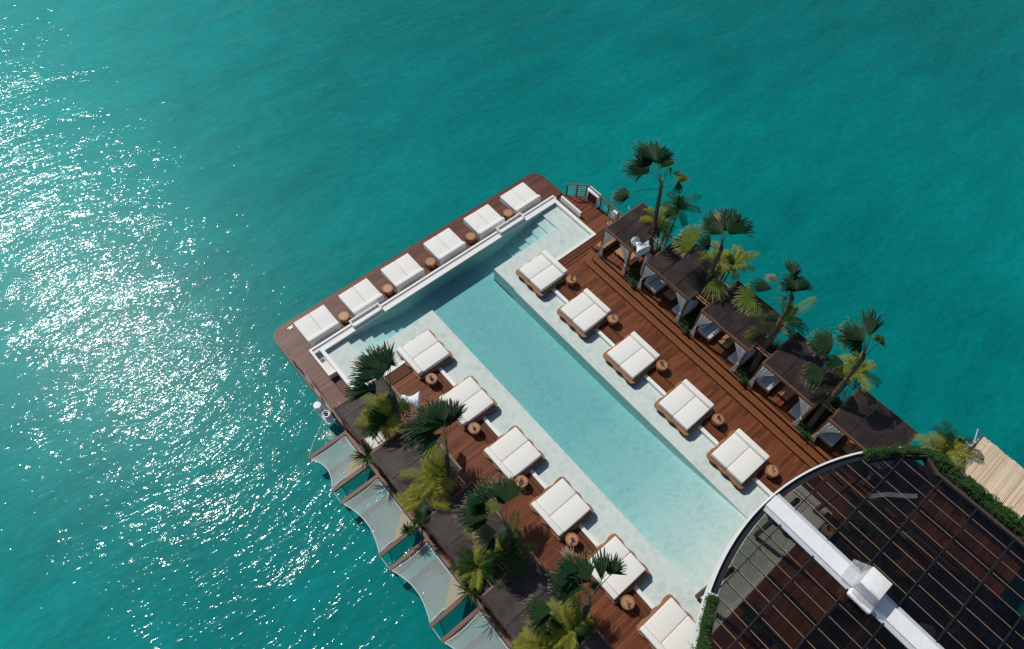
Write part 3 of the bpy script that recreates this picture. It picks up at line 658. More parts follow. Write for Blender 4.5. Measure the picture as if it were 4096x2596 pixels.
rl0 = railing('railing', [(3.10, 20.15), (3.17, 19.4), (3.11, 17.9), (3.10, 15.1)], 'brown wooden railing with wire cables along the left walkway', [(3.11, 20.1), (3.17, 19.4), (3.14, 18.4), (3.11, 17.4), (3.11, 16.4), (3.10, 15.4)]); lower(rl0)
railing('railing', [(22.47, 20.0), (23.38, 19.18), (23.33, 15.75)], 'brown wooden railing with wire cables round the right corner of the deck', [(22.47, 20.0), (22.90, 19.56), (23.38, 19.18), (23.36, 17.9), (23.35, 17.2), (23.34, 16.4)])
t = thing('poster_cabinet', 'white framed display cabinet with a dark picture fixed to the right corner railing', 'display cabinet', (23.22, 18.45, 0.02))
rbox('case', M['gloss_white'], -0.07, 0.05, -0.48, 0.48, 0.05, 0.98, 0.02, 2, t)
MB().box(-0.078, -0.0705, -0.38, 0.38, 0.15, 0.88).build('picture', M['artwork'], t)
t = thing('outboard_box', 'white box hung on the sea side of the railing behind the display cabinet', 'box', (23.62, 18.75, 0.3))
rbox('case', M['gloss_white'], -0.16, 0.16, -0.48, 0.48, 0.0, 0.32, 0.02, 2, t)
MB().box(-0.20, -0.16, -0.4, 0.4, 0.05, 0.25).build('bracket', M['steel'], t)
t = thing('mooring_post', 'white round drum on a metal plate outside the right railing', 'mooring post', (23.56, 16.75, 0.0))
MB().lathe([(0.20, 0.12), (0.20, 0.50), (0.17, 0.52), (0.02, 0.525)], 28).build('drum', M['gloss_white'], t)
MB().box(-0.26, 0.26, -0.55, 0.45, 0.0, 0.10).build('plate', M['steel'], t)
MB().tube([(0.1, -0.5, 0.1), (0.25, -0.5, 0.35), (0.55, -0.6, 0.35)], 0.03, 8).build('pipe', M['steel'], t)
o = thing('coiled_rope', 'small untidy coil of rope on the deck by the white drum', 'rope', (22.95, 16.62, 0.01))
rr = random.Random(9); pts = [(0.16 * math.cos(a * 0.9) * (0.5 + 0.5 * rr.random()), 0.14 * math.sin(a * 0.9) * (0.5 + 0.5 * rr.random()), 0.01 + 0.004 * a) for a in range(16)]
MB().tube(pts, 0.013, 5).build('rope', M['rope'], o)
t = thing('swim_ladder', 'bent chrome ladder rail sticking out beyond the first right cabana roof', 'ladder', (24.05, 16.0, -0.5))
MB().tube([(0, 0, 0), (0, 0, 1.1), (0.1, 0.25, 1.25), (0.3, 0.5, 1.2), (0.3, 0.62, 1.0)], 0.03, 8).build('hand_rail', M['steel'], t)
t = thing('grab_rail', 'thin chrome rod lying along the planks of the left walkway', 'handrail', (3.72, 16.85, -0.378))
MB().tube([(0, -0.2, 0.09), (0.0, 0.25, 0.09)], 0.018, 8).build('rod', M['steel'], t)
MB().tube([(0, -0.15, 0), (0, -0.15, 0.09)], 0.012, 6).tube([(0, 0.2, 0), (0, 0.2, 0.09)], 0.012, 6).build('foot', M['steel'], t)
# cleats on the front edge
cl = [(4.62, 22.38), (7.5, 22.5), (10.5, 22.52), (13.4, 22.5), (16.5, 22.52), (19.55, 22.56)]
for i, (x, y) in enumerate([(4.12, 22.40), (7.55, 22.40), (11.65, 22.42), (17.15, 22.45), (20.5, 22.48)]):
    t = thing('deck_cleat', f'small chrome cleat on the front deck edge, {ordn[i]} from the left corner', 'cleat', (x, y, 0.004), 0.05, 'chrome cleats on the front deck edge')
    MB().box(-0.17, 0.17, 0.035, 0.055, 0, 0.03).build('bar', M['steel'], t)
    MB().box(-0.13, 0.13, -0.06, -0.045, 0, 0.02).build('bar', M['steel'], t)
    m = MB()
    for k in (-0.07, 0.0, 0.07): m.lathe([(0.018, 0), (0.018, 0.03)], 8, (k, -0.02, 0))
    m.build('bolt', M['steel'], t); lower(t)

# ------------------------------------------------------------------ front-row daybeds
fd = thing('daybed', 'x', 'daybed', (5.28, 21.4, 0), 0, 'white daybeds along the front deck')
rbox('base', M['cushion'], -0.955, 0.955, -0.86, 0.83, 0.02, 0.245, 0.03, 3, fd)
rbox('mattress', M['cushion'], -0.965, -0.004, -0.83, 0.855, 0.25, 0.50, 0.045, 4, fd)
rbox('mattress', M['cushion'], 0.004, 0.965, -0.83, 0.855, 0.25, 0.50, 0.045, 4, fd)
rbox('back_bolster', M['cushion'], -0.965, 0.965, -0.885, -0.62, 0.27, 0.66, 0.09, 5, fd)
MB().box(-0.94, 0.94, -0.80, 0.80, 0.0, 0.019).build('plinth', M['under'], fd)
# wavy-based daybeds
wd = thing('daybed', 'x', 'daybed', (17.1, 16.3, 0), 0, 'white daybeds on wavy wooden bases')
def wavy(hx=1.12, hy=1.16, amp=0.042, waves=4, rc=0.20, n=14):
    pts = []; cs = [(hx, hy), (-hx, hy), (-hx, -hy), (hx, -hy)]
    for s_ in range(4):
        x0, y0 = cs[s_]; x1, y1 = cs[(s_ + 1) % 4]; L = math.hypot(x1 - x0, y1 - y0); dx, dy = (x1 - x0) / L, (y1 - y0) / L; nx, ny = dy, -dx
        for k in range(n * 2):
            t_ = rc + (L - 2 * rc) * k / (n * 2 - 1); f = (t_ - rc) / (L - 2 * rc); o_ = amp * math.sin(2 * math.pi * waves / 1.6 * f + 0.6) - amp * 0.6
            env = math.sin(math.pi * min(1, max(0, f))) ** 0.35 if 0 < f < 1 else 0
            pts.append((x0 + dx * t_ + nx * o_ * env, y0 + dy * t_ + ny * o_ * env))
        cxp, cyp = x1 - dx * rc - nx * rc, y1 - dy * rc - ny * rc
        a0 = math.atan2(ny, nx)
        for k in range(1, 6):
            q = a0 + k / 6 * math.pi / 2; pts.append((cxp + rc * math.cos(q), cyp + rc * math.sin(q)))
    return pts
WP = wavy()
MB().prism(WP, 0.085, 0.17).build('wooden_base', M['teak'], wd)
MB().prism([(x * 0.86, y * 0.86) for x, y in WP], -0.02, 0.084).build('plinth', M['under'], wd)
# long side of the bed lies along x; the backrest is on the +x side
rbox('mattress', M['cushion'], -0.95, 0.775, 0.006, 0.975, 0.185, 0.48, 0.045, 4, wd)
rbox('mattress', M['cushion'], -0.95, 0.775, -0.975, -0.006, 0.185, 0.48, 0.045, 4, wd)
rbox('mattress_frame', M['teak'], -0.90, 1.00, -0.95, 0.95, 0.172, 0.184, 0.005, 1, wd)
bb = rbox('backrest', M['cushion'], 0.78, 1.07, -0.985, 0.985, 0.19, 0.62, 0.06, 4, wd)
for v_ in bb.data.vertices:
    if v_.co.z > 0.4: v_.co.x += 0.05 * (v_.co.z - 0.4) / 0.3
# side table: turned drum with dark metal legs
tb = thing('side_table', 'x', 'side table', (6.68, 20.93, 0), 0, 'round wooden side tables')
MB().lathe([(0.215, 0.10), (0.235, 0.12), (0.235, 0.30), (0.225, 0.31)], 28).build('drum', M['teak'], tb)
MB().lathe([(0.235, 0.375), (0.262, 0.385), (0.265, 0.43), (0.255, 0.445), (0.235, 0.445)], 32).build('top_ring', M['teak'], tb)
MB().lathe([(0.195, 0.446), (0.195, 0.450), (0.01, 0.4505)], 28).build('table_top', M['teak_top'], tb)
lg = MB().tube([(0.25, 0, 0), (0.252, 0, 0.2), (0.25, 0, 0.40)], 0.018, 6).mesh('leg', M['black'])
for k in range(4): put('leg', lg, tb, (0, 0, 0), k * math.pi / 2 + 0.5)
MB().lathe([(0.19, 0.31), (0.19, 0.374)], 20).build('neck', M['under'], tb)
tb.scale = (1.19, 1.19, 1.0)
index_children()
fx = [5.28, 8.12, 10.95, 13.97, 16.96, 19.84]
fw = ['leftmost, next to the rounded corner', 'second from the left', 'third from the left', 'fourth from the left', 'fifth from the left', 'rightmost, next to the far rounded corner']
for i, x in enumerate(fx):
    lab = f'white double daybed on the front deck, {fw[i]}'
    if i == 0: fd['label'] = lab; fd.location = (x, 21.4, 0); lower(fd)
    else: lower(dup(fd, (x, 21.4, 0), (0, 0.008, -0.005, 0.003, -0.009, 0.006)[i], lab))
tx = [6.66, 6.66 + 2.96, 12.57, 15.54, 18.46]
tx = [6.68, 9.58, 12.57, 15.54, 18.45]
for i, x in enumerate(tx):
    lab = f'round wooden side table between the {ordn[i]} and {ordn[i+1]} front deck daybeds'
    if i == 0: tb['label'] = lab; tb.location = (x, 20.93, 0); lower(tb)
    else: lower(dup(tb, (x, 20.93, 0), 0.3 * i, lab))
ry = [16.30, 12.76, 9.07, 5.28, 1.70, -2.0]
rw = ['nearest the front corner', 'second from the front', 'third from the front', 'fourth from the front', 'last one before the glass roof']
for i, y in enumerate(ry):
    x = 17.11 - 0.03 * (i > 3)
    lab = f'white daybed on right pool ledge, {rw[i]}' if i < 5 else 'double daybed seen through the dark glass roof, right of the white beam'
    if i == 0: wd['label'] = lab; wd.location = (x, y, 0.0)
    else: dup(wd, (x, y, 0.0), (0, 0.006, -0.008, 0.004, -0.004, 0.003)[i], lab, None if i < 5 else None)
ly = [16.33, 12.63, 8.97, 5.50, 1.93, -1.55]
lw = ['nearest the front corner, a palm beside it', 'second from the front, palm tips over its backrest', 'third from the front', 'fourth from the front', 'fifth from the front, palm fans hanging over it', 'partly hidden by trailing plants of the round roof']
for i, y in enumerate(ly): dup(wd, (8.72 + 0.02 * (i < 2), y, 0.0), math.pi, f'white daybed on left pool ledge, {lw[i]}')
# tables beside the wavy daybeds, with their things on top
def vase(loc, k, lab):
    t = thing('flower_vase', lab, 'vase', loc, k * 1.1)
    MB().lathe([(0.045, 0), (0.055, 0.03), (0.03, 0.07), (0.038, 0.09)], 12).build('vase', M['planter'] if k % 2 else M['dryflower'], t)
    m = MB(); rr = random.Random(k)
    for i in range(14):
        a = rr.uniform(0, 6.28); r_ = rr.uniform(0.05, 0.12); z = rr.uniform(0.11, 0.16); p = (r_ * math.cos(a), r_ * math.sin(a), z); w_ = 0.018
        m.add([(0, 0, 0.08), (p[0] - w_ * math.sin(a), p[1] + w_ * math.cos(a), z), (p[0] * 1.2, p[1] * 1.2, z - 0.01), (p[0] + w_ * math.sin(a), p[1] - w_ * math.cos(a), z)], [(0, 1, 2, 3)])
    m.build('flowers', M['purple'] if k % 3 != 1 else M['dryflower'], t)
def glasses(loc, k, lab):
    t = thing('drinking_glasses', lab, 'glass', loc, k)
    for dx, dy in ((0, 0), (0.09, 0.03)):
        MB().lathe([(0.028, 0), (0.034, 0.09), (0.031, 0.09), (0.026, 0.006), (0.002, 0.005)], 12).build('tumbler', M['clear'], t, (dx, dy, 0))
RT = [(18.03, 14.83), (17.98, 11.41), (17.93, 7.66), (17.83, 3.69), (17.76, 0.20), (17.45, -3.25)]
LT = [(8.06, 14.79), (8.03, 11.21), (8.05, 7.62), (8.03, 4.06), (8.05, 0.51)]
side = ['front', 'second', 'third', 'fourth', 'fifth', 'sixth']
for row, T in (('right', RT), ('left', LT)):
    for i, (x, y) in enumerate(T):
        u = f'behind the {side[i]} daybed of the {row} row' if not (row == 'right' and i == 5) else 'under the dark glass roof'
        dup(tb, (x, y, 0), 0.7 * i, f'round wooden side table {u}')
        vase((x - 0.02 + 0.04 * (i % 2), y + 0.02, 0.452), i + (3 if row == 'left' else 0), f'small vase of flowers on the side table {u}')
        glasses((x + (0.10 if row == 'right' else -0.08), y + 0.08 * (1 if row == 'right' else -1), 0.452), i, f'pair of clear glasses on the side table {u}')
# ------------------------------------------------------------------ cabanas
def cabana(name, label, x0, x1, y0, y1, zf, zr, rmat, fmat, front, npan=3, curtains=True, sag=False, post_z0=None, group=None):
    """front: +1 front edge faces +x (left cabanas), -1 faces -x (right cabanas)"""
    t = thing(name, label, 'cabana', (x0, y0, 0), 0, group); w, dp = x1 - x0, y1 - y0
    pm = MB().box(-0.05, 0.05, -0.05, 0.05, zf, zr - 0.13).mesh('post', fmat)
    for px in (0.05, w - 0.05):
        for py in (0.05, dp - 0.05): put('post', pm, t, (px, py, 0))
    b = 0.10
    for nm, bx in (('beam', (0, b, 0, dp, zr - 0.129, zr)), ('beam', (w - b, w, 0, dp, zr - 0.129, zr)), ('beam', (b + 0.002, w - b - 0.002, 0, b * 0.8, zr - 0.127, zr - 0.003)), ('beam', (b + 0.002, w - b - 0.002, dp - b * 0.8, dp, zr - 0.127, zr - 0.003))):
        MB().box(*bx).build(nm, fmat, t)
    ys = [b * 0.8 + (dp - 1.6 * b) * k / npan for k in range(npan + 1)]
    xa, xb = (b, w - 0.02) if front < 0 else (0.02, w - b)
    for k in range(npan):
        m = MB(); ya, yb = ys[k] + 0.02, ys[k + 1] - 0.02
        n = max(4, int((yb - ya) / 0.048)); st = (yb - ya) / n
        for i in range(n): m.box(xa, xb, ya + i * st, ya + i * st + st * 0.80, zr + 0.004, zr + 0.020)
        m.box(xa + 0.01, xb - 0.01, ya, yb - st * 0.2, zr - 0.003, zr + 0.0035)
        m.build('roof_panel', rmat, t)
    for k in range(1, npan): MB().box(xa, xb, ys[k] - 0.02, ys[k] + 0.02, zr + 0.0, zr + 0.045).build('roof_batten', M['black'], t)
    for yy in (b * 0.8, dp - b * 0.8 - 0.04): MB().box(xa, xb, yy, yy + 0.035, zr + 0.001, zr + 0.03).build('edge_strip', M['planter_rim'], t)
    if sag:
        m = MB(); n = 14; rr = random.Random(int(y0 * 10)); vs = []
        for i in range(n + 1):
            y = dp * i / n; zz = 0.03 * math.sin(i * 1.9) ; h_ = 0.16 + 0.10 * rr.random() + (0.28 if i > n - 4 else 0)
            vs += [(0.02, y, zr + 0.024), (-0.07 - 0.03 * rr.random(), y, zr - 0.02), (-0.06 + zz, y, zr - h_)]
        m.add(vs, [(3 * i + k, 3 * i + k + 1, 3 * i + k + 4, 3 * i + k + 3) for i in range(n) for k in (0, 1)]); m.build('roof_flap', rmat, t, smooth=True)
    if curtains:
        fxp = 0.05 if front < 0 else w - 0.05
        for py, sg in ((0.10, 1), (dp - 0.10, -1)):
            m = MB(); rows = 12; cols = 14; vs = []
            for j in range(rows + 1):
                v = j / rows; z = (zr - 0.14) + (zf + 0.12 - (zr - 0.14)) * v
                if v < 0.6: wid = 0.72 * (1 - v / 0.6) ** 1.2 + 0.07
                else: wid = 0.07 + 0.24 * ((v - 0.6) / 0.4)
                for i in range(cols + 1):
                    u = i / cols; fold = 0.028 * math.sin(u * 26 + j * 0.25) * (0.4 + wid)
                    lean = -0.05 - 0.10 * max(0, v - 0.6)
                    vs.append((fxp + (lean if front < 0 else -lean) + fold, py + sg * (wid * u) * (1 if v < 0.6 else 1) - sg * 0.10 * (v > 0.6) * (v - 0.6) / 0.4, z))
            C_ = cols + 1
            m.add(vs, [(j * C_ + i, j * C_ + i + 1, (j + 1) * C_ + i + 1, (j + 1) * C_ + i) for j in range(rows) for i in range(cols)])
            cu = m.build('curtain', M['curtain'], t, smooth=True)
            zt_ = (zr - 0.14) + (zf + 0.12 - (zr - 0.14)) * 0.6
            MB().tube([(fxp - 0.10, py - 0.05, zt_), (fxp - 0.13 * (1 if front < 0 else -1), py + sg * 0.04, zt_), (fxp + 0.04, py + sg * 0.10, zt_)], 0.02, 6).build('tie_back', M['curtain'], cu)
    return t
RG = 'dark roofed cabanas along the right side'; LG = 'dark roofed cabanas along the left side'
RC_ = [(13.02, 15.12), (8.86, 12.02), (4.86, 8.02), (0.86, 4.02), (-3.1, 0.10)]
rl = ['dark mesh roofed cabana nearest the right deck corner, with a low wooden table inside', 'dark mesh roofed cabana second from the right deck corner', 'middle dark mesh roofed cabana of the right row', 'dark mesh roofed cabana second before the round glass roof, white curtains tied back', 'dark mesh roofed cabana beside the round glass roof']
for i, (y0, y1) in enumerate(RC_):
    cabana('cabana', rl[i], 20.50, 23.55 if i < 1 else (23.66 if i == 1 else (23.5, 23.32, 23.18)[i - 2]), y0, y1, 0.452, 2.8, M['roof_r'], M['frame'], -1, 3, True, group=RG)
LC_ = [(13.22, 15.36), (9.20, 12.42), (5.38, 8.46), (1.42, 4.50), (-2.6, 0.60)]
ll = ['dusty dark roofed cabana nearest the front of the left side', 'dusty dark roofed cabana second on the left side, a black palm shadow across it', 'dusty dark roofed cabana third on the left side', 'dusty dark roofed cabana fourth on the left side, wood patch near its right corner', 'dark roofed cabana at the bottom edge of the photo']
for i, (y0, y1) in enumerate(LC_):
    cabana('cabana', ll[i], 3.10, 5.80, y0, y1, 0.003, 2.8, M['roof_l'], M['frame_w'], 1, 3 if i == 0 else 2, True, sag=True, group=LG)
# trellis racks over the planters between the roofs
def trellis(loc, xs, y0, y1, label, z=2.72, cx=None):
    t = thing('trellis', label, 'trellis', loc, 0, 'light wooden trellis racks between the roofs')
    for x in xs:
        for dx in (0, 0.17): MB().box(x + dx - 0.02, x + dx + 0.02, 0, y1 - y0, z - 0.04, z).build('slat', M['lattice'], t)
        for k in (0.25, 0.72): MB().box(x - 0.05, x + 0.22, (y1 - y0) * k - 0.02, (y1 - y0) * k + 0.02, z - 0.081, z - 0.042).build('cross_slat', M['lattice'], t)
gapn = ['first', 'second', 'third', 'fourth']
for i, (a, b) in enumerate(((15.12 - 3.1, 13.02), (8.02, 8.86), (4.02, 4.86), (0.10, 0.86))):
    if i == 0: a = 12.02
    trellis((20.5, a + 0.003, 0), [0.55, 1.65, 2.35], a, b - 0.006, f'light wooden trellis rack in the {gapn[i]} gap between the right roofs')
for i, (a, b) in enumerate(((12.42, 13.22), (8.46, 9.20), (4.50, 5.38), (0.60, 1.42))):
    trellis((3.1, a + 0.003, 0), [0.55, 1.30, 2.2], a, b - 0.006, f'light wooden trellis rack in the {gapn[i]} gap between the left roofs')
# planter boxes in the gaps
def leafy(m, c, r, n, rr, size=0.16, zspread=0.25, up=0.5):
    for i in range(n):
        a = rr.uniform(0, 6.28); d0 = rr.uniform(0, r); p = Vector((c[0] + d0 * math.cos(a) * 0.5, c[1] + d0 * math.sin(a) * 0.5, c[2] + rr.uniform(0, zspread)))
        dr = Vector((math.cos(a), math.sin(a), rr.uniform(0.0, up))).normalized(); sd_ = dr.cross(Vector((0, 0, 1))).normalized(); L_ = size * rr.uniform(0.6, 1.3); w_ = L_ * rr.uniform(0.10, 0.2)
        q1 = p + dr * L_ * 0.5; q2 = p + dr * L_ + Vector((0, 0, -L_ * 0.25))
        m.add([p, q1 + sd_ * w_, q2, q1 - sd_ * w_], [(0, 1, 2, 3)], [0.0, 0.4, 0.95, 0.4])
def planter(loc, sx, sy, h, label, kind, seed, plab, zpl):
    t = thing('planter_box', label, 'planter', loc, 0, None)
    w = 0.04
    MB().box(0, sx, 0, w, 0, h).box(0, sx, sy - w, sy, 0, h).box(0, w, w + .001, sy - w - .001, 0, h).box(sx - w, sx, w + .001, sy - w - .001, 0, h).build('box', M['planter'], t)
    MB().box(w + .002, sx - w - .002, w + .002, sy - w - .002, 0.01, h - 0.06).build('soil', M['soil'], t)
    rr = random.Random(seed)
    p = thing('fern', plab, 'plant', (loc[0] + sx / 2, loc[1] + sy / 2, loc[2] + h - 0.06), 0, 'leafy plants in the cabana planters')
    for k in range(4):
        m = MB(); cx_, cy_ = rr.uniform(-sx * 0.33, sx * 0.33), rr.uniform(-sy * 0.3, sy * 0.3)
        for q in range(9):
            a = rr.uniform(0, 6.28); L_ = rr.uniform(0.35, 0.6); pts = [Vector((cx_, cy_, 0)) + Vector((math.cos(a) * L_ * f, math.sin(a) * L_ * f, 0.45 * f - 0.35 * f * f)) for f in (0, .2, .4, .6, .8, 1)]
            for j in range(1, 6):
                dd = (pts[j] - pts[j - 1]).normalized(); sd_ = dd.cross(Vector((0, 0, 1))).normalized(); ll_ = 0.11 * (1.1 - j / 6)
                for s_ in (-1, 1):
                    for off in (0.0, 0.5):
                        b0 = pts[j - 1].lerp(pts[j], off); m.add([b0, b0 + sd_ * s_ * ll_ + dd * 0.05, b0 + sd_ * s_ * ll_ * 0.9 + dd * 0.09, b0 + dd * 0.045], [(0, 1, 2, 3)], [0, .8, .9, .1])
        m.build('frond_cluster', M['fern'], p)
for i, (y, g) in enumerate(((12.08, 'first'), (8.08, 'second'), (4.08, 'third'), (0.16, 'fourth'))):
    planter((20.45, y, 0.455), 0.62, 0.70, 0.28, f'low dark planter box in the {g} gap between the right cabanas', 'fern', 50 + i, f'green fern in the dark planter box of the {g} right gap', 0)
    t = thing('water_feature', f'small dark square lamp box beside the {g} right planter', 'lamp box', (20.47, y - 0.0, 0.453))
    t.location = (20.36, y + 0.02, 0.453)
    rbox('case', M['planter'], -0.06, 0.08, 0.0, 0.36, 0.0, 0.12, 0.02, 2, t); MB().box(-0.04, 0.06, 0.04, 0.32, 0.121, 0.128).build('lens', M['clear'], t)
    o = MB(); rr = random.Random(80 + i)
    t = thing('shrub', f'dense low shrub round the palm trunk in the {g} right gap', 'shrub', (22.3, y + 0.35, 0.455), 0, 'shrubs under the right palms')
    for k in range(3):
        m = MB(); leafy(m, ((k - 1) * 0.6, 0, 0.05), 0.5, 90, rr, 0.24, 0.5, 0.9); m.build('foliage', M['fern'], t)
    MB().box(-0.98, 0.98, -0.34, 0.34, 0, 0.10).build('planter_bed', M['soil'], t)
for i, (y, g) in enumerate(((12.46, 'first'), (8.50, 'second'), (4.55, 'third'), (0.64, 'fourth'))):
    rr = random.Random(90 + i)
    t = thing('shrub', f'dense low shrub round the palm trunk in the {g} left gap', 'shrub', (4.5, y + 0.34, 0.01), 0, 'shrubs under the left palms')
    for k in range(4):
        m = MB(); leafy(m, ((k - 1.5) * 0.55, 0, 0.1), 0.5, 80, rr, 0.26, 0.7, 0.9); m.build('foliage', M['fern'], t)
    MB().box(-1.2, 1.2, -0.30, 0.30, 0, 0.12).build('planter_bed', M['soil'], t)
    t = thing('bean_bag', f'grey rounded cushion lying in the {g} left gap', 'cushion', (3.95, y + 0.32, 0.13), 0.2 * i, 'grey cushions in the left gaps')
    rbox('cushion', M['cushion_grey'], -0.34, 0.34, -0.27, 0.27, 0.0, 0.42, 0.16, 5, t); rbox('pillow', M['cushion_grey'], -0.2, 0.2, -0.2, 0.2, 0.40, 0.50, 0.045, 3, t)
# loungers and tables inside the right cabanas
def lounge(loc, sx, sy, label, back=+1):
    t = thing('sofa', label, 'sofa', loc, 0, 'grey blue sofas inside the right cabanas')
    rbox('frame', M['teak'], 0, sx, 0, sy, 0.12, 0.22, 0.02, 2, t)
    rbox('mattress', M['cushion_grey'], 0.02, sx - 0.02, 0.02, sy - 0.02, 0.222, 0.40, 0.05, 4, t)
    yb = sy - 0.26 if back > 0 else 0.02
    rbox('backrest', M['cushion_grey'], 0.04, sx - 0.04, yb, yb + 0.24, 0.38, 0.70, 0.09, 4, t)
    for px in (0.06, sx - 0.06):
        for py in (0.06, sy - 0.06): MB().box(px - 0.03, px + 0.03, py - 0.03, py + 0.03, 0, 0.119).build('leg', M['teak'], t)
def lowtable(loc, sx, sy, label, h=0.34):
    t = thing('low_table', label, 'table', loc, 0, 'low wooden tables inside the right cabanas')
    n = 5
    for k in range(n): MB().box(sx * k / n + 0.003, sx * (k + 1) / n - 0.003, 0, sy, h - 0.05, h).build('board', M['teak_top'] if True else 0, t)
    for px in (0.05, sx - 0.05):
        for py in (0.05, sy - 0.05): MB().box(px - 0.03, px + 0.03, py - 0.03, py + 0.03, 0, h - 0.051).build('leg', M['black'], t)
    for k in range(4): MB().box(0.09, sx - 0.09, sy * k / 4 + 0.05, sy * (k + 1) / 4 - 0.05, 0.10, 0.13).build('shelf_slat', M['teak'], t)
cn = ['first', 'second', 'third', 'fourth', 'fifth']
t = thing('storage_bench', 'long wooden storage bench at the outer end of the first right cabana', 'bench', (20.62, 15.05, 0.0))
rbox('box', M['teak'], 0, 1.9, 0, 0.42, 0.455, 0.86, 0.01, 1, t); MB().box(-0.02, 1.92, -0.02, 0.44, 0.862, 0.90).build('lid', M['teak_top'], t)
MB().box(0.0, 1.9, 0.40, 0.72, 0.0, 0.455).build('plinth', M['deck'], t)
lowtable((21.15, 13.22, 0.454), 0.75, 1.30, 'large low wooden table in the open first cabana')
lounge((22.3, 13.3, 0.454), 0.95, 1.6, 'blue grey sofa at the sea side of the first right cabana')
for i in range(1, 5):
    y0, y1 = RC_[i]
    lounge((20.82, y1 - 1.05, 0.454), 1.15, 0.92, f'blue grey sofa at the front side inside the {cn[i]} right cabana', +1)
    if i < 4: lounge((20.72, y0 + 0.02, 0.454), 1.35, 0.78, f'blue grey sofa at the rear side inside the {cn[i]} right cabana', -1)
    lowtable((21.15, y0 + 1.17, 0.454), 0.78, 0.62, f'low slatted wooden table inside the {cn[i]} right cabana')
    vase((21.5, y0 + 1.5, 0.80), i + 7, f'vase with a dried bloom on the table of the {cn[i]} right cabana')
# seating glimpsed inside the left cabanas
for i in range(4):
    y0, y1 = LC_[i]
    t = thing('sofa', f'pale cushioned bench inside the {cn[i]} left cabana', 'sofa', (3.5, y0 + 0.2, 0.004), 0, 'cushioned benches inside the left cabanas')
    rbox('frame', M['teak'], 0, 0.9, 0, y1 - y0 - 0.4, 0.05, 0.24, 0.02, 2, t); rbox('mattress', M['cushion'], 0.03, 0.87, 0.03, y1 - y0 - 0.43, 0.242, 0.42, 0.05, 4, t)
# horn loudspeakers
def speaker(loc, ang, label):
    t = thing('horn_speaker', label, 'loudspeaker', loc)
    dx, dy = math.cos(ang), math.sin(ang); sx_, sy_ = -dy, dx
    m = MB(); n = 20; rings = []
    bm = bmesh.new(); bmesh.ops.create_uvsphere(bm, u_segments=28, v_segments=18, radius=0.26); me = bpy.data.meshes.new('sphere'); bm.to_mesh(me); bm.free(); me.materials.append(M['gloss_white']); me.polygons.foreach_set('use_smooth', [True] * len(me.polygons)); put('sphere', me, t)
    vs = []; st = [(0.16, 0.15, 0.15, 0), (0.30, 0.17, 0.16, 0), (0.48, 0.26, 0.20, -0.03), (0.62, 0.40, 0.26, -0.08), (0.70, 0.50, 0.30, -0.12)]
    prof = []
    for dist, hw, hh, zc in st:
        for k in range(16):
            q = 2 * math.pi * k / 16; e = 0.45
            u = math.copysign(abs(math.cos(q)) ** e, math.cos(q)) * hw; z = math.copysign(abs(math.sin(q)) ** e, math.sin(q)) * hh
            vs.append((dx * dist + sx_ * u, dy * dist + sy_ * u, z + zc))
    fs = [(i * 16 + k, i * 16 + (k + 1) % 16, (i + 1) * 16 + (k + 1) % 16, (i + 1) * 16 + k) for i in range(4) for k in range(16)]
    o = m.add(vs, fs).build('horn', M['gloss_white'], t); sl = o.modifiers.new('solid', 'SOLIDIFY'); sl.thickness = 0.02
    MB().lathe([(0.06, -(loc[2] - 2.80)), (0.05, -0.2)], 12).build('stand', M['gloss_white'], t)
    return t
speaker((20.88, 13.16, 3.22), R(-100), 'white ball and horn loudspeaker above the first right cabana')
speaker((5.66, 13.40, 3.22), R(-42), 'white ball and horn loudspeaker above the first left cabana')
t = thing('cabinet', 'small white cylinder lamp beside the first right palm', 'lamp', (21.25, 12.35, 0.5)); MB().lathe([(0.17, 0), (0.17, 1.9), (0.02, 1.92)], 20).build('shade', M['gloss_white'], t)
MB().box(-0.2, 0.2, -0.2, 0.2, -0.04, 0.0).build('foot', M['steel'], t)
# ------------------------------------------------------------------ round restaurant roof
ZR = 6.5; CX, CY, RO = 12.88, -10.66, 10.25; RI = 9.93; XR = 19.15; YB = -13.0
t = thing('round_roof', 'round dark glass roof with a white beam over the end of the pool', 'roof', (CX, CY, 0))
def arc(r, a0, a1, n): return [(r * math.cos(R(a0 + (a1 - a0) * k / n)), r * math.sin(R(a0 + (a1 - a0) * k / n))) for k in range(n + 1)]
def band(name, r0, r1, a0, a1, z0, z1, mat, par=t, n=40):
    m = MB(); A = arc(r0, a0, a1, n); B = arc(r1, a0, a1, n)
    for i in range(n): m.prism([A[i], B[i], B[i + 1], A[i + 1]][::-1] if a1 < a0 else [A[i], B[i], B[i + 1], A[i + 1]], z0, z1)
    return m.build(name, mat, par)
band('fascia', RO - 0.07, RO, 49, 190, ZR - 0.62, ZR + 0.03, M['white'], n=70)
band('gutter', 9.97, RO - 0.072, 62, 112, ZR - 0.16, ZR - 0.10, M['gutter'], n=40)
band('inner_kerb', 9.92, 9.968, 62, 112, ZR - 0.16, ZR + 0.02, M['gutter'], n=40)
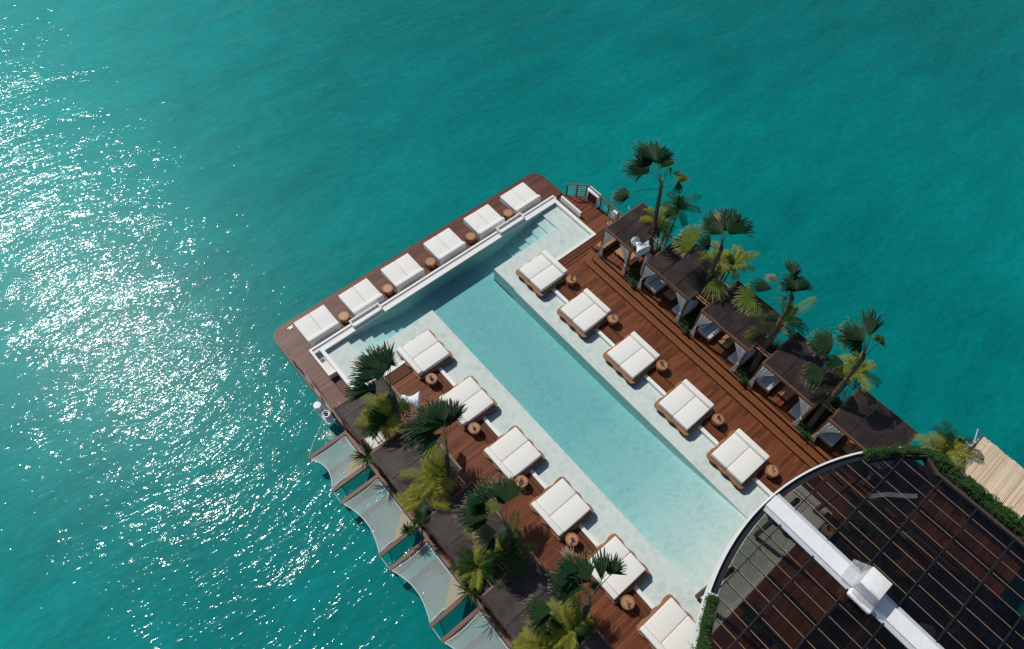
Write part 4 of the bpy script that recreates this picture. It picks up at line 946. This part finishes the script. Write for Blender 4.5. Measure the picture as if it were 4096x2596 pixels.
# central beam
def local(x, y): return (x - CX, y - CY)
bx0, bx1 = 12.98 - CX, 13.58 - CX
MB().box(bx0, bx1, -3.0, 10.12, ZR - 0.05, ZR + 0.16).build('beam', M['membrane'], t)
MB().box(bx0 - 0.17, bx0 - 0.002, -3.0, 10.08, ZR - 0.05, ZR + 0.055).build('flashing', M['flashing'], t)
MB().box(bx1 + 0.002, bx1 + 0.19, -3.0, 10.08, ZR - 0.05, ZR + 0.055).build('flashing', M['flashing'], t)
BY = [-1.37, -2.86, -4.36, -5.85, -7.38, -8.9, -10.4, -11.9]
def xr_at(y):
    dy = y - CY; w_ = math.sqrt(max(0.0, RI * RI - dy * dy)); return max(-w_ , -9.6), min(w_, XR - CX)
for y in BY:
    xl, xr = xr_at(y)
    MB().box(bx1 + 0.16, xr, y - CY - 0.022, y - CY + 0.022, ZR + 0.026, ZR + 0.10).build('glazing_bar', M['black'], t)
    MB().box(xl, bx0 - 0.13, y - CY - 0.022, y - CY + 0.022, ZR + 0.026, ZR + 0.10).build('glazing_bar', M['black'], t)
# glass panes, cut to the circle
def clip(poly, inside, inter):
    out = []
    for i in range(len(poly)):
        a, b = poly[i], poly[(i + 1) % len(poly)]; ia, ib = inside(a), inside(b)
        if ia: out.append(a)
        if ia != ib: out.append(inter(a, b))
    return out
def clip_circle(poly, r):
    seg = [R(5 * k) for k in range(72)]
    for q in seg:
        nx, ny = math.cos(q), math.sin(q)
        if ny < -0.2: continue
        f = lambda p: p[0] * nx + p[1] * ny - r
        poly = clip(poly, lambda p: f(p) <= 0, lambda a, b: tuple(a[k] + (b[k] - a[k]) * (f(a) / (f(a) - f(b))) for k in (0, 1)))
        if len(poly) < 3: return []
    return poly
xs_r = [bx1 + 0.16 + 0.62 * k for k in range(11)]; xs_l = [bx0 - 0.14 - 0.62 * k for k in range(16)]
ys = [-0.5] + BY
for side_, xs in (('r', xs_r), ('l', xs_l)):
    for j in range(len(ys) - 2):
        for i in range(len(xs) - 1):
            a, b = sorted((xs[i], xs[i + 1])); b = min(b, XR - CX)
            if b - a < 0.05: continue
            y1_, y0_ = ys[j] - CY - 0.024, ys[j + 1] - CY + 0.024
            p = clip_circle([(a + 0.018, y0_), (b - 0.018, y0_), (b - 0.018, y1_), (a + 0.018, y1_)], RI - 0.03)
            if len(p) < 3: continue
            MB().prism(p, ZR, ZR + 0.012).build('glass_pane', M['glass'], t)
for xs in (xs_r, xs_l):
    for x in xs[1:]:
        yt = math.sqrt(max(0, (RI - 0.03) ** 2 - x * x))
        if x > XR - CX: continue
        MB().box(x - 0.017, x + 0.017, -2.4, yt, ZR - 0.075, ZR - 0.003).build('rafter', M['under_glass_wood'], t)
# heavier timbers below the glass
for y, s_ in ((-4.18, 1), (-10.2, 1), (-5.66, -1), (-11.7, -1)):
    xl, xr = xr_at(y); a_, b_ = ((bx1 + 0.2, xr) if s_ > 0 else (xl, bx0 - 0.2)); MB().box(a_, b_, y - CY - 0.13, y - CY + 0.13, ZR - 0.40, ZR - 0.12).build('tie_beam', M['under_glass_wood'], t)
for x in (-3.2, -1.7, 1.9, 3.3, 4.9):
    MB().box(x - 0.035, x + 0.035, -2.4, 8.4, ZR - 0.62, ZR - 0.45).box(x + 0.10, x + 0.16, -2.4, 8.4, ZR - 0.62, ZR - 0.45).build('joist', M['under_glass_wood'], t)
for q in (60, 78, 103, 122, 140):
    MB().lathe([(0.11, 0.0), (0.11, ZR - 1.3)], 12, (9.6 * math.cos(R(q)), 9.6 * math.sin(R(q)), 0)).build('column', M['frame'], t)
# slatted ceiling screens inside, far part
for (x0, x1, y0, y1) in ((15.2, 19.0, -9.0, -4.9), (14.0, 15.0, -9.0, -6.5), (9.6, 12.2, -9.0, -6.2)):
    m = MB(); n = int((y1 - y0) / 0.11)
    for k in range(n): m.box(x0 - CX, x1 - CX, y0 - CY + k * 0.11, y0 - CY + k * 0.11 + 0.05, 3.2, 3.25)
    o = m.build('ceiling_slats', M['frame'], t); o['kind'] = 'stuff'
# planters on the rim
def ring_planter(label, plabel, segs, seed, dens, sprig):
    p = thing('roof_planter', label, 'planter', (CX, CY, 0))
    m = MB(); s_ = MB(); path = []
    for s in segs:
        if s[0] == 'arc':
            A = arc(s[1], s[3], s[4], s[5]); B = arc(s[2], s[3], s[4], s[5])
        else: A, B = s[1], s[2]
        for i in range(len(A) - 1):
            m.prism([A[i], B[i], B[i + 1], A[i + 1]], ZR - 0.35, ZR - 0.05)
            for f0, f1, zz in ((0.0, 0.13, ZR + 0.10), (0.90, 1.0, ZR + 0.06)):
                L_ = lambda P, Q, f: (P[0] + (Q[0] - P[0]) * f, P[1] + (Q[1] - P[1]) * f)
                s_.prism([L_(A[i], B[i], f0), L_(A[i], B[i], f1), L_(A[i + 1], B[i + 1], f1), L_(A[i + 1], B[i + 1], f0)], ZR - 0.36, zz)
            path.append((A[i], B[i], A[i + 1], B[i + 1]))
    m.build('soil', M['soil'], p); s_.build('planter_wall', M['planter_rim'], p)
    rr = random.Random(seed)
    pl = thing('trailing_plants', plabel, 'plants', (CX, CY, ZR))
    tot = 0
    for (A, B, C, D) in path:
        m = MB(); seglen = math.hypot(A[0] - C[0], A[1] - C[1]); ncl = int(seglen * dens)
        for c in range(ncl):
            f, g = rr.uniform(0.32 if sprig else 0.12, 1.08), rr.random()
            if rr.random() < 0.06: f += 0.25
            px = (A[0] + (B[0] - A[0]) * f) * (1 - g) + (C[0] + (D[0] - C[0]) * f) * g; py = (A[1] + (B[1] - A[1]) * f) * (1 - g) + (C[1] + (D[1] - C[1]) * f) * g
            clump = 0.5 + 0.5 * math.sin(px * 5.1 + 1.3) * math.sin(py * 4.3 + 0.7)
            if rr.random() > 0.22 + 0.78 * clump: continue
            h = 0.04 + clump * 0.42 * rr.random() - max(0, f - 0.95) * 0.9
            for q in range(11):
                a = rr.uniform(0, 6.28); e_ = rr.uniform(-0.2, 0.9); L_ = rr.uniform(0.035, 0.075)
                o_ = Vector((px + rr.gauss(0, 0.035), py + rr.gauss(0, 0.035), h + rr.gauss(0, 0.03))); dr = Vector((math.cos(a), math.sin(a), e_)).normalized(); sd_ = dr.cross(Vector((0, 0, 1))).normalized() * L_ * 0.33
                m.add([o_, o_ + dr * L_ * 0.5 + sd_, o_ + dr * L_, o_ + dr * L_ * 0.5 - sd_], [(0, 1, 2, 3)], [rr.random() * 0.9] * 4)
        o = m.build('foliage', M['ivy'], pl); o['kind'] = 'stuff'
    m = MB()
    for k in range(sprig if sprig > 1 else 6):
        A, B, C, D = rr.choice(path); g = rr.random(); f = 1.0 if sprig <= 1 else rr.choice((0.5, 1.0))
        bx, by = B[0] * (1 - g) + D[0] * g, B[1] * (1 - g) + D[1] * g; out = Vector((bx - A[0], by - A[1], 0)).normalized()
        a = rr.uniform(-0.8, 0.8); dr = Matrix.Rotation(a, 3, 'Z') @ out; L_ = rr.uniform(0.25, 0.6); pts = [Vector((bx, by, 0.02)) - out * 0.1 + dr * L_ * q + Vector((0, 0, 0.12 * math.sin(q * 2.4))) for q in (0, .25, .5, .75, 1)]
        m.tube(pts, 0.006, 4)
        for q in range(14):
            pt = pts[0].lerp(pts[-1], q / 13) + Vector((rr.gauss(0, .02), rr.gauss(0, .02), 0.08)); aa = rr.uniform(0, 6.28); d2 = Vector((math.cos(aa), math.sin(aa), 0.2)) * 0.06; s2 = d2.cross(Vector((0, 0, 1))) * 0.35
            m.add([pt, pt + d2 * .5 + s2, pt + d2, pt + d2 * .5 - s2], [(0, 1, 2, 3)], [0.5] * 4)
    m.build('sprigs', M['ivy'], pl)
XI, XO = XR - CX + 0.05, 20.0 - CX
sg = [('arc', 9.82, 10.17, 61.5, 47, 10)]
ya_ = [6.5, 5.6, 4.7, 3.8, 2.9, 2.0, 1.1, 0.2, -0.8]
q47 = (9.82 * math.cos(R(47)), 9.82 * math.sin(R(47))); q47b = (10.17 * math.cos(R(47)), 10.17 * math.sin(R(47)))
sg.append(('pts', [q47] + [(XI, y) for y in ya_], [q47b] + [(XO, y + (0.25 if i == 0 else 0)) for i, y in enumerate(ya_)]))
ring_planter('curved dark planter along the right rim of the round roof', 'bushy green trailing plants in the right rim planter of the round roof', sg, 11, 330, 14)
ring_planter('curved dark planter along the left rim of the round roof', 'bright green trailing plants in the left rim planter of the round roof', [('arc', 9.80, 10.17, 113, 150, 20)], 12, 420, 1)
# vent box wrapped in plastic
v = thing('roof_vent', 'white square roof vent wrapped in clear plastic on the white beam', 'roof vent', (13.30, -4.72, ZR + 0.16))
rbox('box', M['membrane'], -0.36, 0.45, -0.42, 0.36, 0.0, 0.80, 0.015, 2, v)
MB().box(-0.33, -0.30, -0.36, -0.0, 0.801, 0.806).build('tape', M['wrap'], v)
vs = [(-0.37, 0.37, 0.79), (-0.37, -0.43, 0.79), (-0.60, 0.30, 0.26), (-0.66, -0.05, 0.24), (-0.58, -0.55, 0.24), (-0.20, -0.72, 0.02)]
MB().add(vs, [(0, 2, 3), (0, 3, 1), (1, 3, 4), (1, 4, 5)]).build('plastic_sheet', M['wrap'], v)
rbox('skirt', M['membrane'], -0.72, -0.37, -0.62, 0.34, -0.02, 0.22, 0.10, 4, v)
MB().add([(-0.36, 0.37, 0.79), (0.42, 0.37, 0.79), (0.55, 0.85, 0.02), (-0.40, 0.80, 0.02)], [(0, 1, 2, 3)]).build('plastic_sheet', M['wrap'], v)
# loose plastic strips on the glass
for i, (pts, lab) in enumerate((([(16.3, -2.95), (16.9, -3.35), (17.35, -3.8), (17.75, -4.15)], 'crumpled strip of clear plastic on the right half of the glass roof'), ([(11.6, -6.0), (11.3, -6.7), (11.5, -7.6), (11.9, -8.6)], 'strip of clear plastic hanging below the left half of the glass roof'))):
    m = MB(); 
    for (xa, ya2), (xb, yb2) in zip(pts, pts[1:]): m.add([(xa, ya2, 0), (xa + .16, ya2 + .1, 0.02), (xb + .16, yb2 + .1, 0.0), (xb, yb2, 0.02)], [(0, 1, 2, 3)])
    tag(m.build('plastic_strip', M['film'], None, (0, 0, ZR + 0.05)), lab, 'plastic strip')
# inside the restaurant
def sofa_in(loc, rz, lab):
    s2 = thing('dining_set', lab, 'dining table', loc, rz, 'dining tables under the glass roof')
    MB().lathe([(0.05, 0), (0.05, 0.70)], 10).build('pedestal', M['black'], s2); MB().lathe([(0.42, 0.70), (0.42, 0.74), (0.02, 0.741)], 28).build('table_top', M['teak_top'], s2)
    return s2
for i, (x, y) in enumerate(((17.2, -5.6), (18.6, -7.2), (10.3, -5.2), (12.0, -7.6))): sofa_in((x, y, 0), 0, ['round wooden table under the right half of the glass roof, beyond the daybed', 'round wooden table under the glass roof near the right rim', 'round wooden table under the left half of the glass roof', 'round wooden table under the glass roof near the bottom edge'][i])
def leafball(x, y, z, r_, lab, seed):
    t2 = thing('indoor_palm', lab, 'plant', (x, y, 0)); rr = random.Random(seed)
    MB().tube([(0, 0, 0), (0, 0, z)], [0.06, 0.04], 8).build('stem', M['trunk_dark'], t2)
    MB().lathe([(0.25, 0), (0.32, 0.5), (0.29, 0.5), (0.1, 0.42)], 20).build('pot', M['planter'], t2)
    for k in range(12):
        a = k * 0.53 + rr.uniform(-.2, .2); L = r_ * rr.uniform(0.8, 1.1); m = MB(); feather(m, (0, 0, z), (math.cos(a) * L, math.sin(a) * L, z - 0.1 + 0.3 * rr.random()), rr); m.build('frond', M['feather0'], t2)
# ------------------------------------------------------------------ bamboo awning
t = thing('bamboo_awning', 'flat roof of pale bamboo poles on the right edge behind the planter', 'awning', (22.6, -8.3, 2.72))
rr = random.Random(21); n = 46
for k in range(n):
    y = 3.10 - k * 0.0665; x1 = 2.82 + rr.uniform(-0.03, 0.03) + (0.05 if k < 14 else 0); r_ = rr.uniform(0.030, 0.035)
    MB().tube([(rr.uniform(-.03, .03), 0, 0), (x1 * 0.35, rr.uniform(-.004, .004), 0), (x1 * 0.7, rr.uniform(-.004, .004), 0), (x1, 0, 0)], [r_, r_ * 0.97, r_ * 0.94, r_ * 0.9], 7).build('bamboo_pole', M['bamboo'], t, (0, y, 0), smooth=False)
for x in (0.3, 2.5): MB().box(x, x + 0.08, 0.0, 3.1, -0.13, -0.037).build('beam', M['frame'], t)
for x in (0.34, 2.54):
    for y in (0.05, 3.05): MB().box(x - 0.04, x + 0.04, y - 0.04, y + 0.04, -2.7, -0.131).build('post', M['frame'], t)
d = tag(empty('rear_deck'), kind='structure')
planks(d, 23.62, 26.4, -9.0, -4.6, M['deck'], w=0.145)
MB().box(23.6, 26.4, -9.0, -4.6, -0.9, -0.04).build('underlay', M['under'], d)
t = thing('canopy_frame', 'brown timber frame with white canvas straps beside the bamboo awning', 'canopy', (24.4, -5.3, 0))
for x in (0.0, 0.8): MB().box(x, x + 0.09, 0.0, 0.09, 0, 2.1).build('post', M['frame'], t)
MB().box(0.0, 0.09, 0.0, 0.75, 2.0, 2.12).build('beam', M['frame'], t); MB().box(0.092, 1.7, 0.0, 0.09, 2.0, 2.11).build('beam', M['frame'], t)
for k in range(5): MB().box(0.15, 1.5, -0.45 + k * 0.16, -0.33 + k * 0.16, 1.2, 1.21).build('strap', M['curtain'], t)
MB().add([(0.9, 0.1, 1.6), (1.9, 0.15, 1.4), (2.0, -0.5, 1.4), (0.9, -0.6, 1.5)], [(0, 1, 2, 3)]).build('canvas', M['curtain'], t)
MB().tube([(1.6, 0.1, 1.5), (2.25, 0.3, 1.5)], 0.06, 8).build('arm', M['steel'], t)

# ------------------------------------------------------------------ palms
def fan_blade(m, hub, tip, ha, rr, n=None):
    hub = Vector(hub); tip = Vector(tip); d = tip - hub; Rr = d.length
    if Rr < 0.05: return
    d.normalize(); nrm = Vector((0, 0, 1)) - d * d.z
    nrm = nrm.normalized() if nrm.length > 0.2 else Vector((1, 0, 0))
    nrm = (nrm + Vector((rr.uniform(-.25, .25), rr.uniform(-.25, .25), 0))).normalized(); s = d.cross(nrm).normalized(); nrm = s.cross(d)
    ha = R(ha); n = n or max(6, int(ha * 2 / R(4.0))); da = 2 * ha / n
    for i in range(n):
        a = -ha + da * (i + 0.5); e = Vector(d) * math.cos(a) + s * math.sin(a); f = s * math.cos(a) - Vector(d) * math.sin(a)
        L = Rr * (1.08 - 0.22 * (abs(a) / max(ha, 0.01)) ** 2) * rr.uniform(0.90, 1.06); split = rr.uniform(0.50, 0.64); droop = rr.uniform(0.05, 0.20) * L
        cup = nrm * (0.10 * L * math.sin(abs(a)))
        hw = split * L * math.tan(da / 2) * 1.15; fold = nrm * hw * (0.9 if i % 2 else -0.5)
        e2 = (e + f * rr.uniform(-0.10, 0.10)).normalized()
        p0 = hub + e * 0.02; pm = hub + e * L * split + cup; pq = hub + e2 * L * 0.87 + cup * 1.1 - Vector((0, 0, droop * 0.35)); pt = hub + e2 * L + cup - Vector((0, 0, droop))
        hq = hw * 0.62
        m.add([p0, pm - f * hw, pm + fold, pm + f * hw, pq - f * hq, pq + fold * 0.5, pq + f * hq, pt],
              [(0, 1, 2), (0, 2, 3), (1, 4, 5, 2), (2, 5, 6, 3), (4, 7, 5), (5, 7, 6)], [0.0, split, split, split, 0.87, 0.87, 0.87, 1.08])
def bez(p0, p1, p2, n): return [p0.lerp(p1, k / n).lerp(p1.lerp(p2, k / n), k / n) for k in range(n + 1)]
RSIDE = ['nearest the deck corner, one frond stretched left', 'second from the deck corner, two great fans held up', 'third from the deck corner, trunk leaning outward', 'nearest the round roof, trunk leaning outward']
LSIDE = ['nearest the pool stairs, dark fans over the shallow basin', 'second from the front, pink dry tips against a daybed', 'third from the front, tuft above the brown planks', 'nearest the round roof, fans over a white daybed']
def trunk(mb, base, top, r0, r1, rr, flakes=True):
    base, top = Vector(base), Vector(top); mid = base.lerp(top, 0.5) + Vector((rr.uniform(-.08, .08), rr.uniform(-.08, .08), 0)); pts = bez(base, mid, top, 34)
    rs = [r0 + (r1 - r0) * k / 34 + (0.010 if k % 2 else -0.006) for k in range(35)]
    mb.tube(pts, rs, 10)
    if flakes:
        for k in range(90):
            f = rr.uniform(0.45, 1.0) ; i = int(f * 33); p = pts[i]; a = rr.uniform(0, 6.28); o = Vector((math.cos(a), math.sin(a), 0)); L = rr.uniform(0.05, 0.16); w = Vector((-o.y, o.x, 0)) * 0.02
            q = p + o * rs[i]; mb.add([q - w, q + w, q + o * L * 0.55 + Vector((0, 0, L))], [(0, 1, 2)])
    return pts
for pi, (base, top, fans) in enumerate(FANS):
    right = pi < 4; rr = random.Random(300 + pi)
    zb = 0.5 if right else 0.05
    t = thing('fan_palm', f"tall fan palm, {'right' if right else 'left'} side, {(RSIDE if right else LSIDE)[pi % 4]}", 'palm tree', (base[0], base[1], zb), 0, 'tall fan palms')
    B = Vector((base[0], base[1], zb)); T = Vector(top)
    m = MB(); trunk(m, (0, 0, 0), T - B, 0.15, 0.085, rr); m.build('trunk', M['trunk'] if right else M['trunk_dark'], t)
    # fibrous crown shaft
    up = Vector((sum(h[0][0] for h in fans) / len(fans), sum(h[0][1] for h in fans) / len(fans), T.z + 0.9)); cs = T.lerp(up, 0.35)
    MB().tube([T - B, T.lerp(cs, .5) - B, cs - B], [0.10, 0.085, 0.04], 8).build('crown_shaft', M['trunk_dark'] if right else M['petiole'], t)
    for hub, tip, ha, st in fans:
        H = Vector(hub); tip = Vector(tip); tip = H + (tip - H) * 1.08; m = MB(); fan_blade(m, H - B, Vector(tip) - B, ha, rr)
        Lf = (Vector(tip) - H).length
        if Lf > 0.75 and ha > 25:   # an older, lower blade behind each big one keeps the crown full
            off = Vector((rr.uniform(-.12, .12), rr.uniform(-.12, .12), -0.16)); dd_ = Matrix.Rotation(rr.uniform(-0.45, 0.45), 3, 'Z') @ (Vector(tip) - H)
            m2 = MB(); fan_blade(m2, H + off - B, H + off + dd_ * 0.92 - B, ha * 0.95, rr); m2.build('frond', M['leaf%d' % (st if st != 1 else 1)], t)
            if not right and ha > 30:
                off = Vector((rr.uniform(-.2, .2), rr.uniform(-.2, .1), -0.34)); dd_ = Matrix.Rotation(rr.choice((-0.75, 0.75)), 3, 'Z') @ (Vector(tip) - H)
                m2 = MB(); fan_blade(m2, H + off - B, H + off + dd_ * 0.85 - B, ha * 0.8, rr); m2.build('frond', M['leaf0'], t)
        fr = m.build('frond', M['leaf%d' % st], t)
        start = T.lerp(cs, 0.5) if H.z > T.z + 0.2 else T - Vector((0, 0, 0.05))
        mid = start.lerp(H, 0.55) + Vector((0, 0, 0.10 * (H - start).length))
        pt = bez(start - B, mid - B, H - B, 8); MB().tube(pt, [0.022 - 0.011 * k / 8 for k in range(9)], 5).build('stalk', M['petiole'], fr)
def feather(m, c, tip, rr, arch=0.25, wid=0.38, n=38):
    c, tip = Vector(c), Vector(tip); L = (tip - c).length; mid = c.lerp(tip, 0.55) + Vector((0, 0, arch * L)); P = bez(c, mid, tip, n)
    m.tube(P[::2], [0.014 - 0.010 * k / (len(P[::2]) - 1) for k in range(len(P[::2]))], 4)
    wid = min(wid, 0.40 * L + 0.06)
    for k in range(3, n + 1):
        f = k / n; d = (P[k] - P[k - 1]).normalized(); s = d.cross(Vector((0, 0, 1))).normalized(); up = s.cross(d)
        ln = wid * (0.55 + 0.65 * math.sin(math.pi * min(1, f * 0.95))) * rr.uniform(0.85, 1.1)
        for sg_ in (-1, 1):
            for off in (rr.uniform(0, 0.3),):
                p = P[k - 1].lerp(P[k], off); e = (s * sg_ * 0.85 + d * (0.55 + 0.5 * f) + up * rr.uniform(0.0, 0.45)).normalized(); ll = ln * rr.uniform(0.9, 1.08)
                w = d * 0.014; q = p + e * ll * 0.55; r_ = p + e * ll - Vector((0, 0, ll * rr.uniform(0.15, 0.42)))
                m.add([p - w * .5, q - w, q + up * 0.008, q + w, r_, p + w * .5], [(0, 1, 2, 5), (5, 2, 3), (1, 4, 2), (2, 4, 3)], [0.1, .5, .5, .5, 0.98, 0.1])
fl = ['small feather palm with a thin bare stem leaning over the sea, first right gap', 'low yellow green feather palm round the first right palm trunk', 'bright feather palm over the sea in the second right gap', 'short feather palm behind the second right palm trunk', 'feather palm in the third right gap, one yellow frond over the sea', 'yellow green feather palm behind the last right palm trunk', 'yellow feather palm beside the bamboo awning', 'green feather palm behind the yellow one by the bamboo awning',
      'lush green feather palm over the first left cabana roof', 'lower feather palm reaching left over the first left cabana roof', 'golden feather palm over the second left cabana roof', 'low golden feather palm in the second left gap', 'dark feather palm in the third left gap', 'small feather palm with one yellow frond in the third left gap', 'large yellow green feather palm in the fourth left gap', 'golden feather palm at the bottom edge of the left side']
for pi, (base, top, frs) in enumerate(FEATHERS):
    rr = random.Random(500 + pi); right = pi < 8; zb = 0.5 if right and pi < 6 else 0.05
    B = Vector((base[0], base[1], zb)); T = Vector(top)
    t = thing('feather_palm', fl[pi], 'palm', tuple(B), 0, 'small feather palms')
    m = MB(); P = bez(Vector((0, 0, 0)), (T - B) * 0.5 + Vector((0.05, 0, 0.1)), T - B, 16); m.tube(P, [0.045 - 0.012 * k / 16 + (0.003 if k % 2 else 0) for k in range(17)], 8); m.build('stem', M['petiole'], t)
    for tip, st in frs:
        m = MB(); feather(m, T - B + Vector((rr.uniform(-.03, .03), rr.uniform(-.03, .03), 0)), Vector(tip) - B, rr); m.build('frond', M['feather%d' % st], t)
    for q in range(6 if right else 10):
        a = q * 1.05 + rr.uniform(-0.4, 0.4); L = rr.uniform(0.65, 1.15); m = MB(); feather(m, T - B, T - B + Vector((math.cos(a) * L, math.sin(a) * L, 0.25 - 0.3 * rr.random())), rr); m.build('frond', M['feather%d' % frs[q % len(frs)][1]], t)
rl_ = ['spiky dracaena plant beside the first net', 'spiky dracaena behind the second net, by a cabana corner', 'small bright dracaena over the corner pad of the second net', 'spiky dracaena beside the third net']
for pi, (c, r_, st) in enumerate(ROSETTES):
    rr = random.Random(700 + pi); zb = 0.0; B = Vector((max(c[0], 3.2), c[1], zb)); T = Vector(c)
    t = thing('dracaena', rl_[pi], 'plant', tuple(B), 0, 'spiky dracaenas beside the nets')
    MB().tube([(0, 0, 0), (T - B) * 0.5, T - B], [0.04, 0.035, 0.03], 7).build('stem', M['trunk_dark'], t)
    for part in range(3):
        m = MB()
        for k in range(22):
            a = rr.uniform(0, 6.28); el = rr.uniform(-0.1, 1.1); d = Vector((math.cos(a) * math.cos(el), math.sin(a) * math.cos(el), math.sin(el))); s = d.cross(Vector((0, 0, 1))).normalized() * 0.022; L = r_ * rr.uniform(0.8, 1.15)
            o = T - B; m.add([o - s * .4, o + d * L * .45 - s, o + d * L * .45 + s, o + s * .4, o + d * L * 0.8 - s * .7 - Vector((0, 0, L * .08)), o + d * L * 0.8 + s * .7 - Vector((0, 0, L * .08)), o + d * L * 1.05 - Vector((0, 0, L * .22))], [(0, 1, 2, 3), (1, 4, 5, 2), (4, 6, 5)], [0, .4, .4, 0, .7, .7, .9])
        m.build('leaf_cluster', M['fern' if st == 0 else 'feather0'], t)
leafball(18.7, -4.0, 1.7, 0.95, 'dark green potted palm seen through the glass roof, right of the beam', 61)
leafball(11.6, -3.4, 0.9, 0.45, 'small dark potted plant seen through the glass left of the beam', 62)
for i, (x, y) in enumerate(((18.0, -5.3), (15.4, -7.8))):
    t = thing('pendant_lamp', ['woven pendant lamp under the glass roof, beyond the wide tie beam', 'woven pendant lamp under the glass roof, nearer the white beam'][i], 'lamp', (x, y, 3.4), 0, 'woven pendant lamps')
    for k in range(9): MB().lathe([(0.34 - 0.02 * k, 0), (0.33 - 0.02 * k, 0.03)], 18, (0, 0, 0.06 * k)).build('woven_ring', M['bamboo'], t)
    MB().tube([(0, 0, 0.5), (0, 0, 2.7)], 0.01, 5).build('cable', M['black'], t)
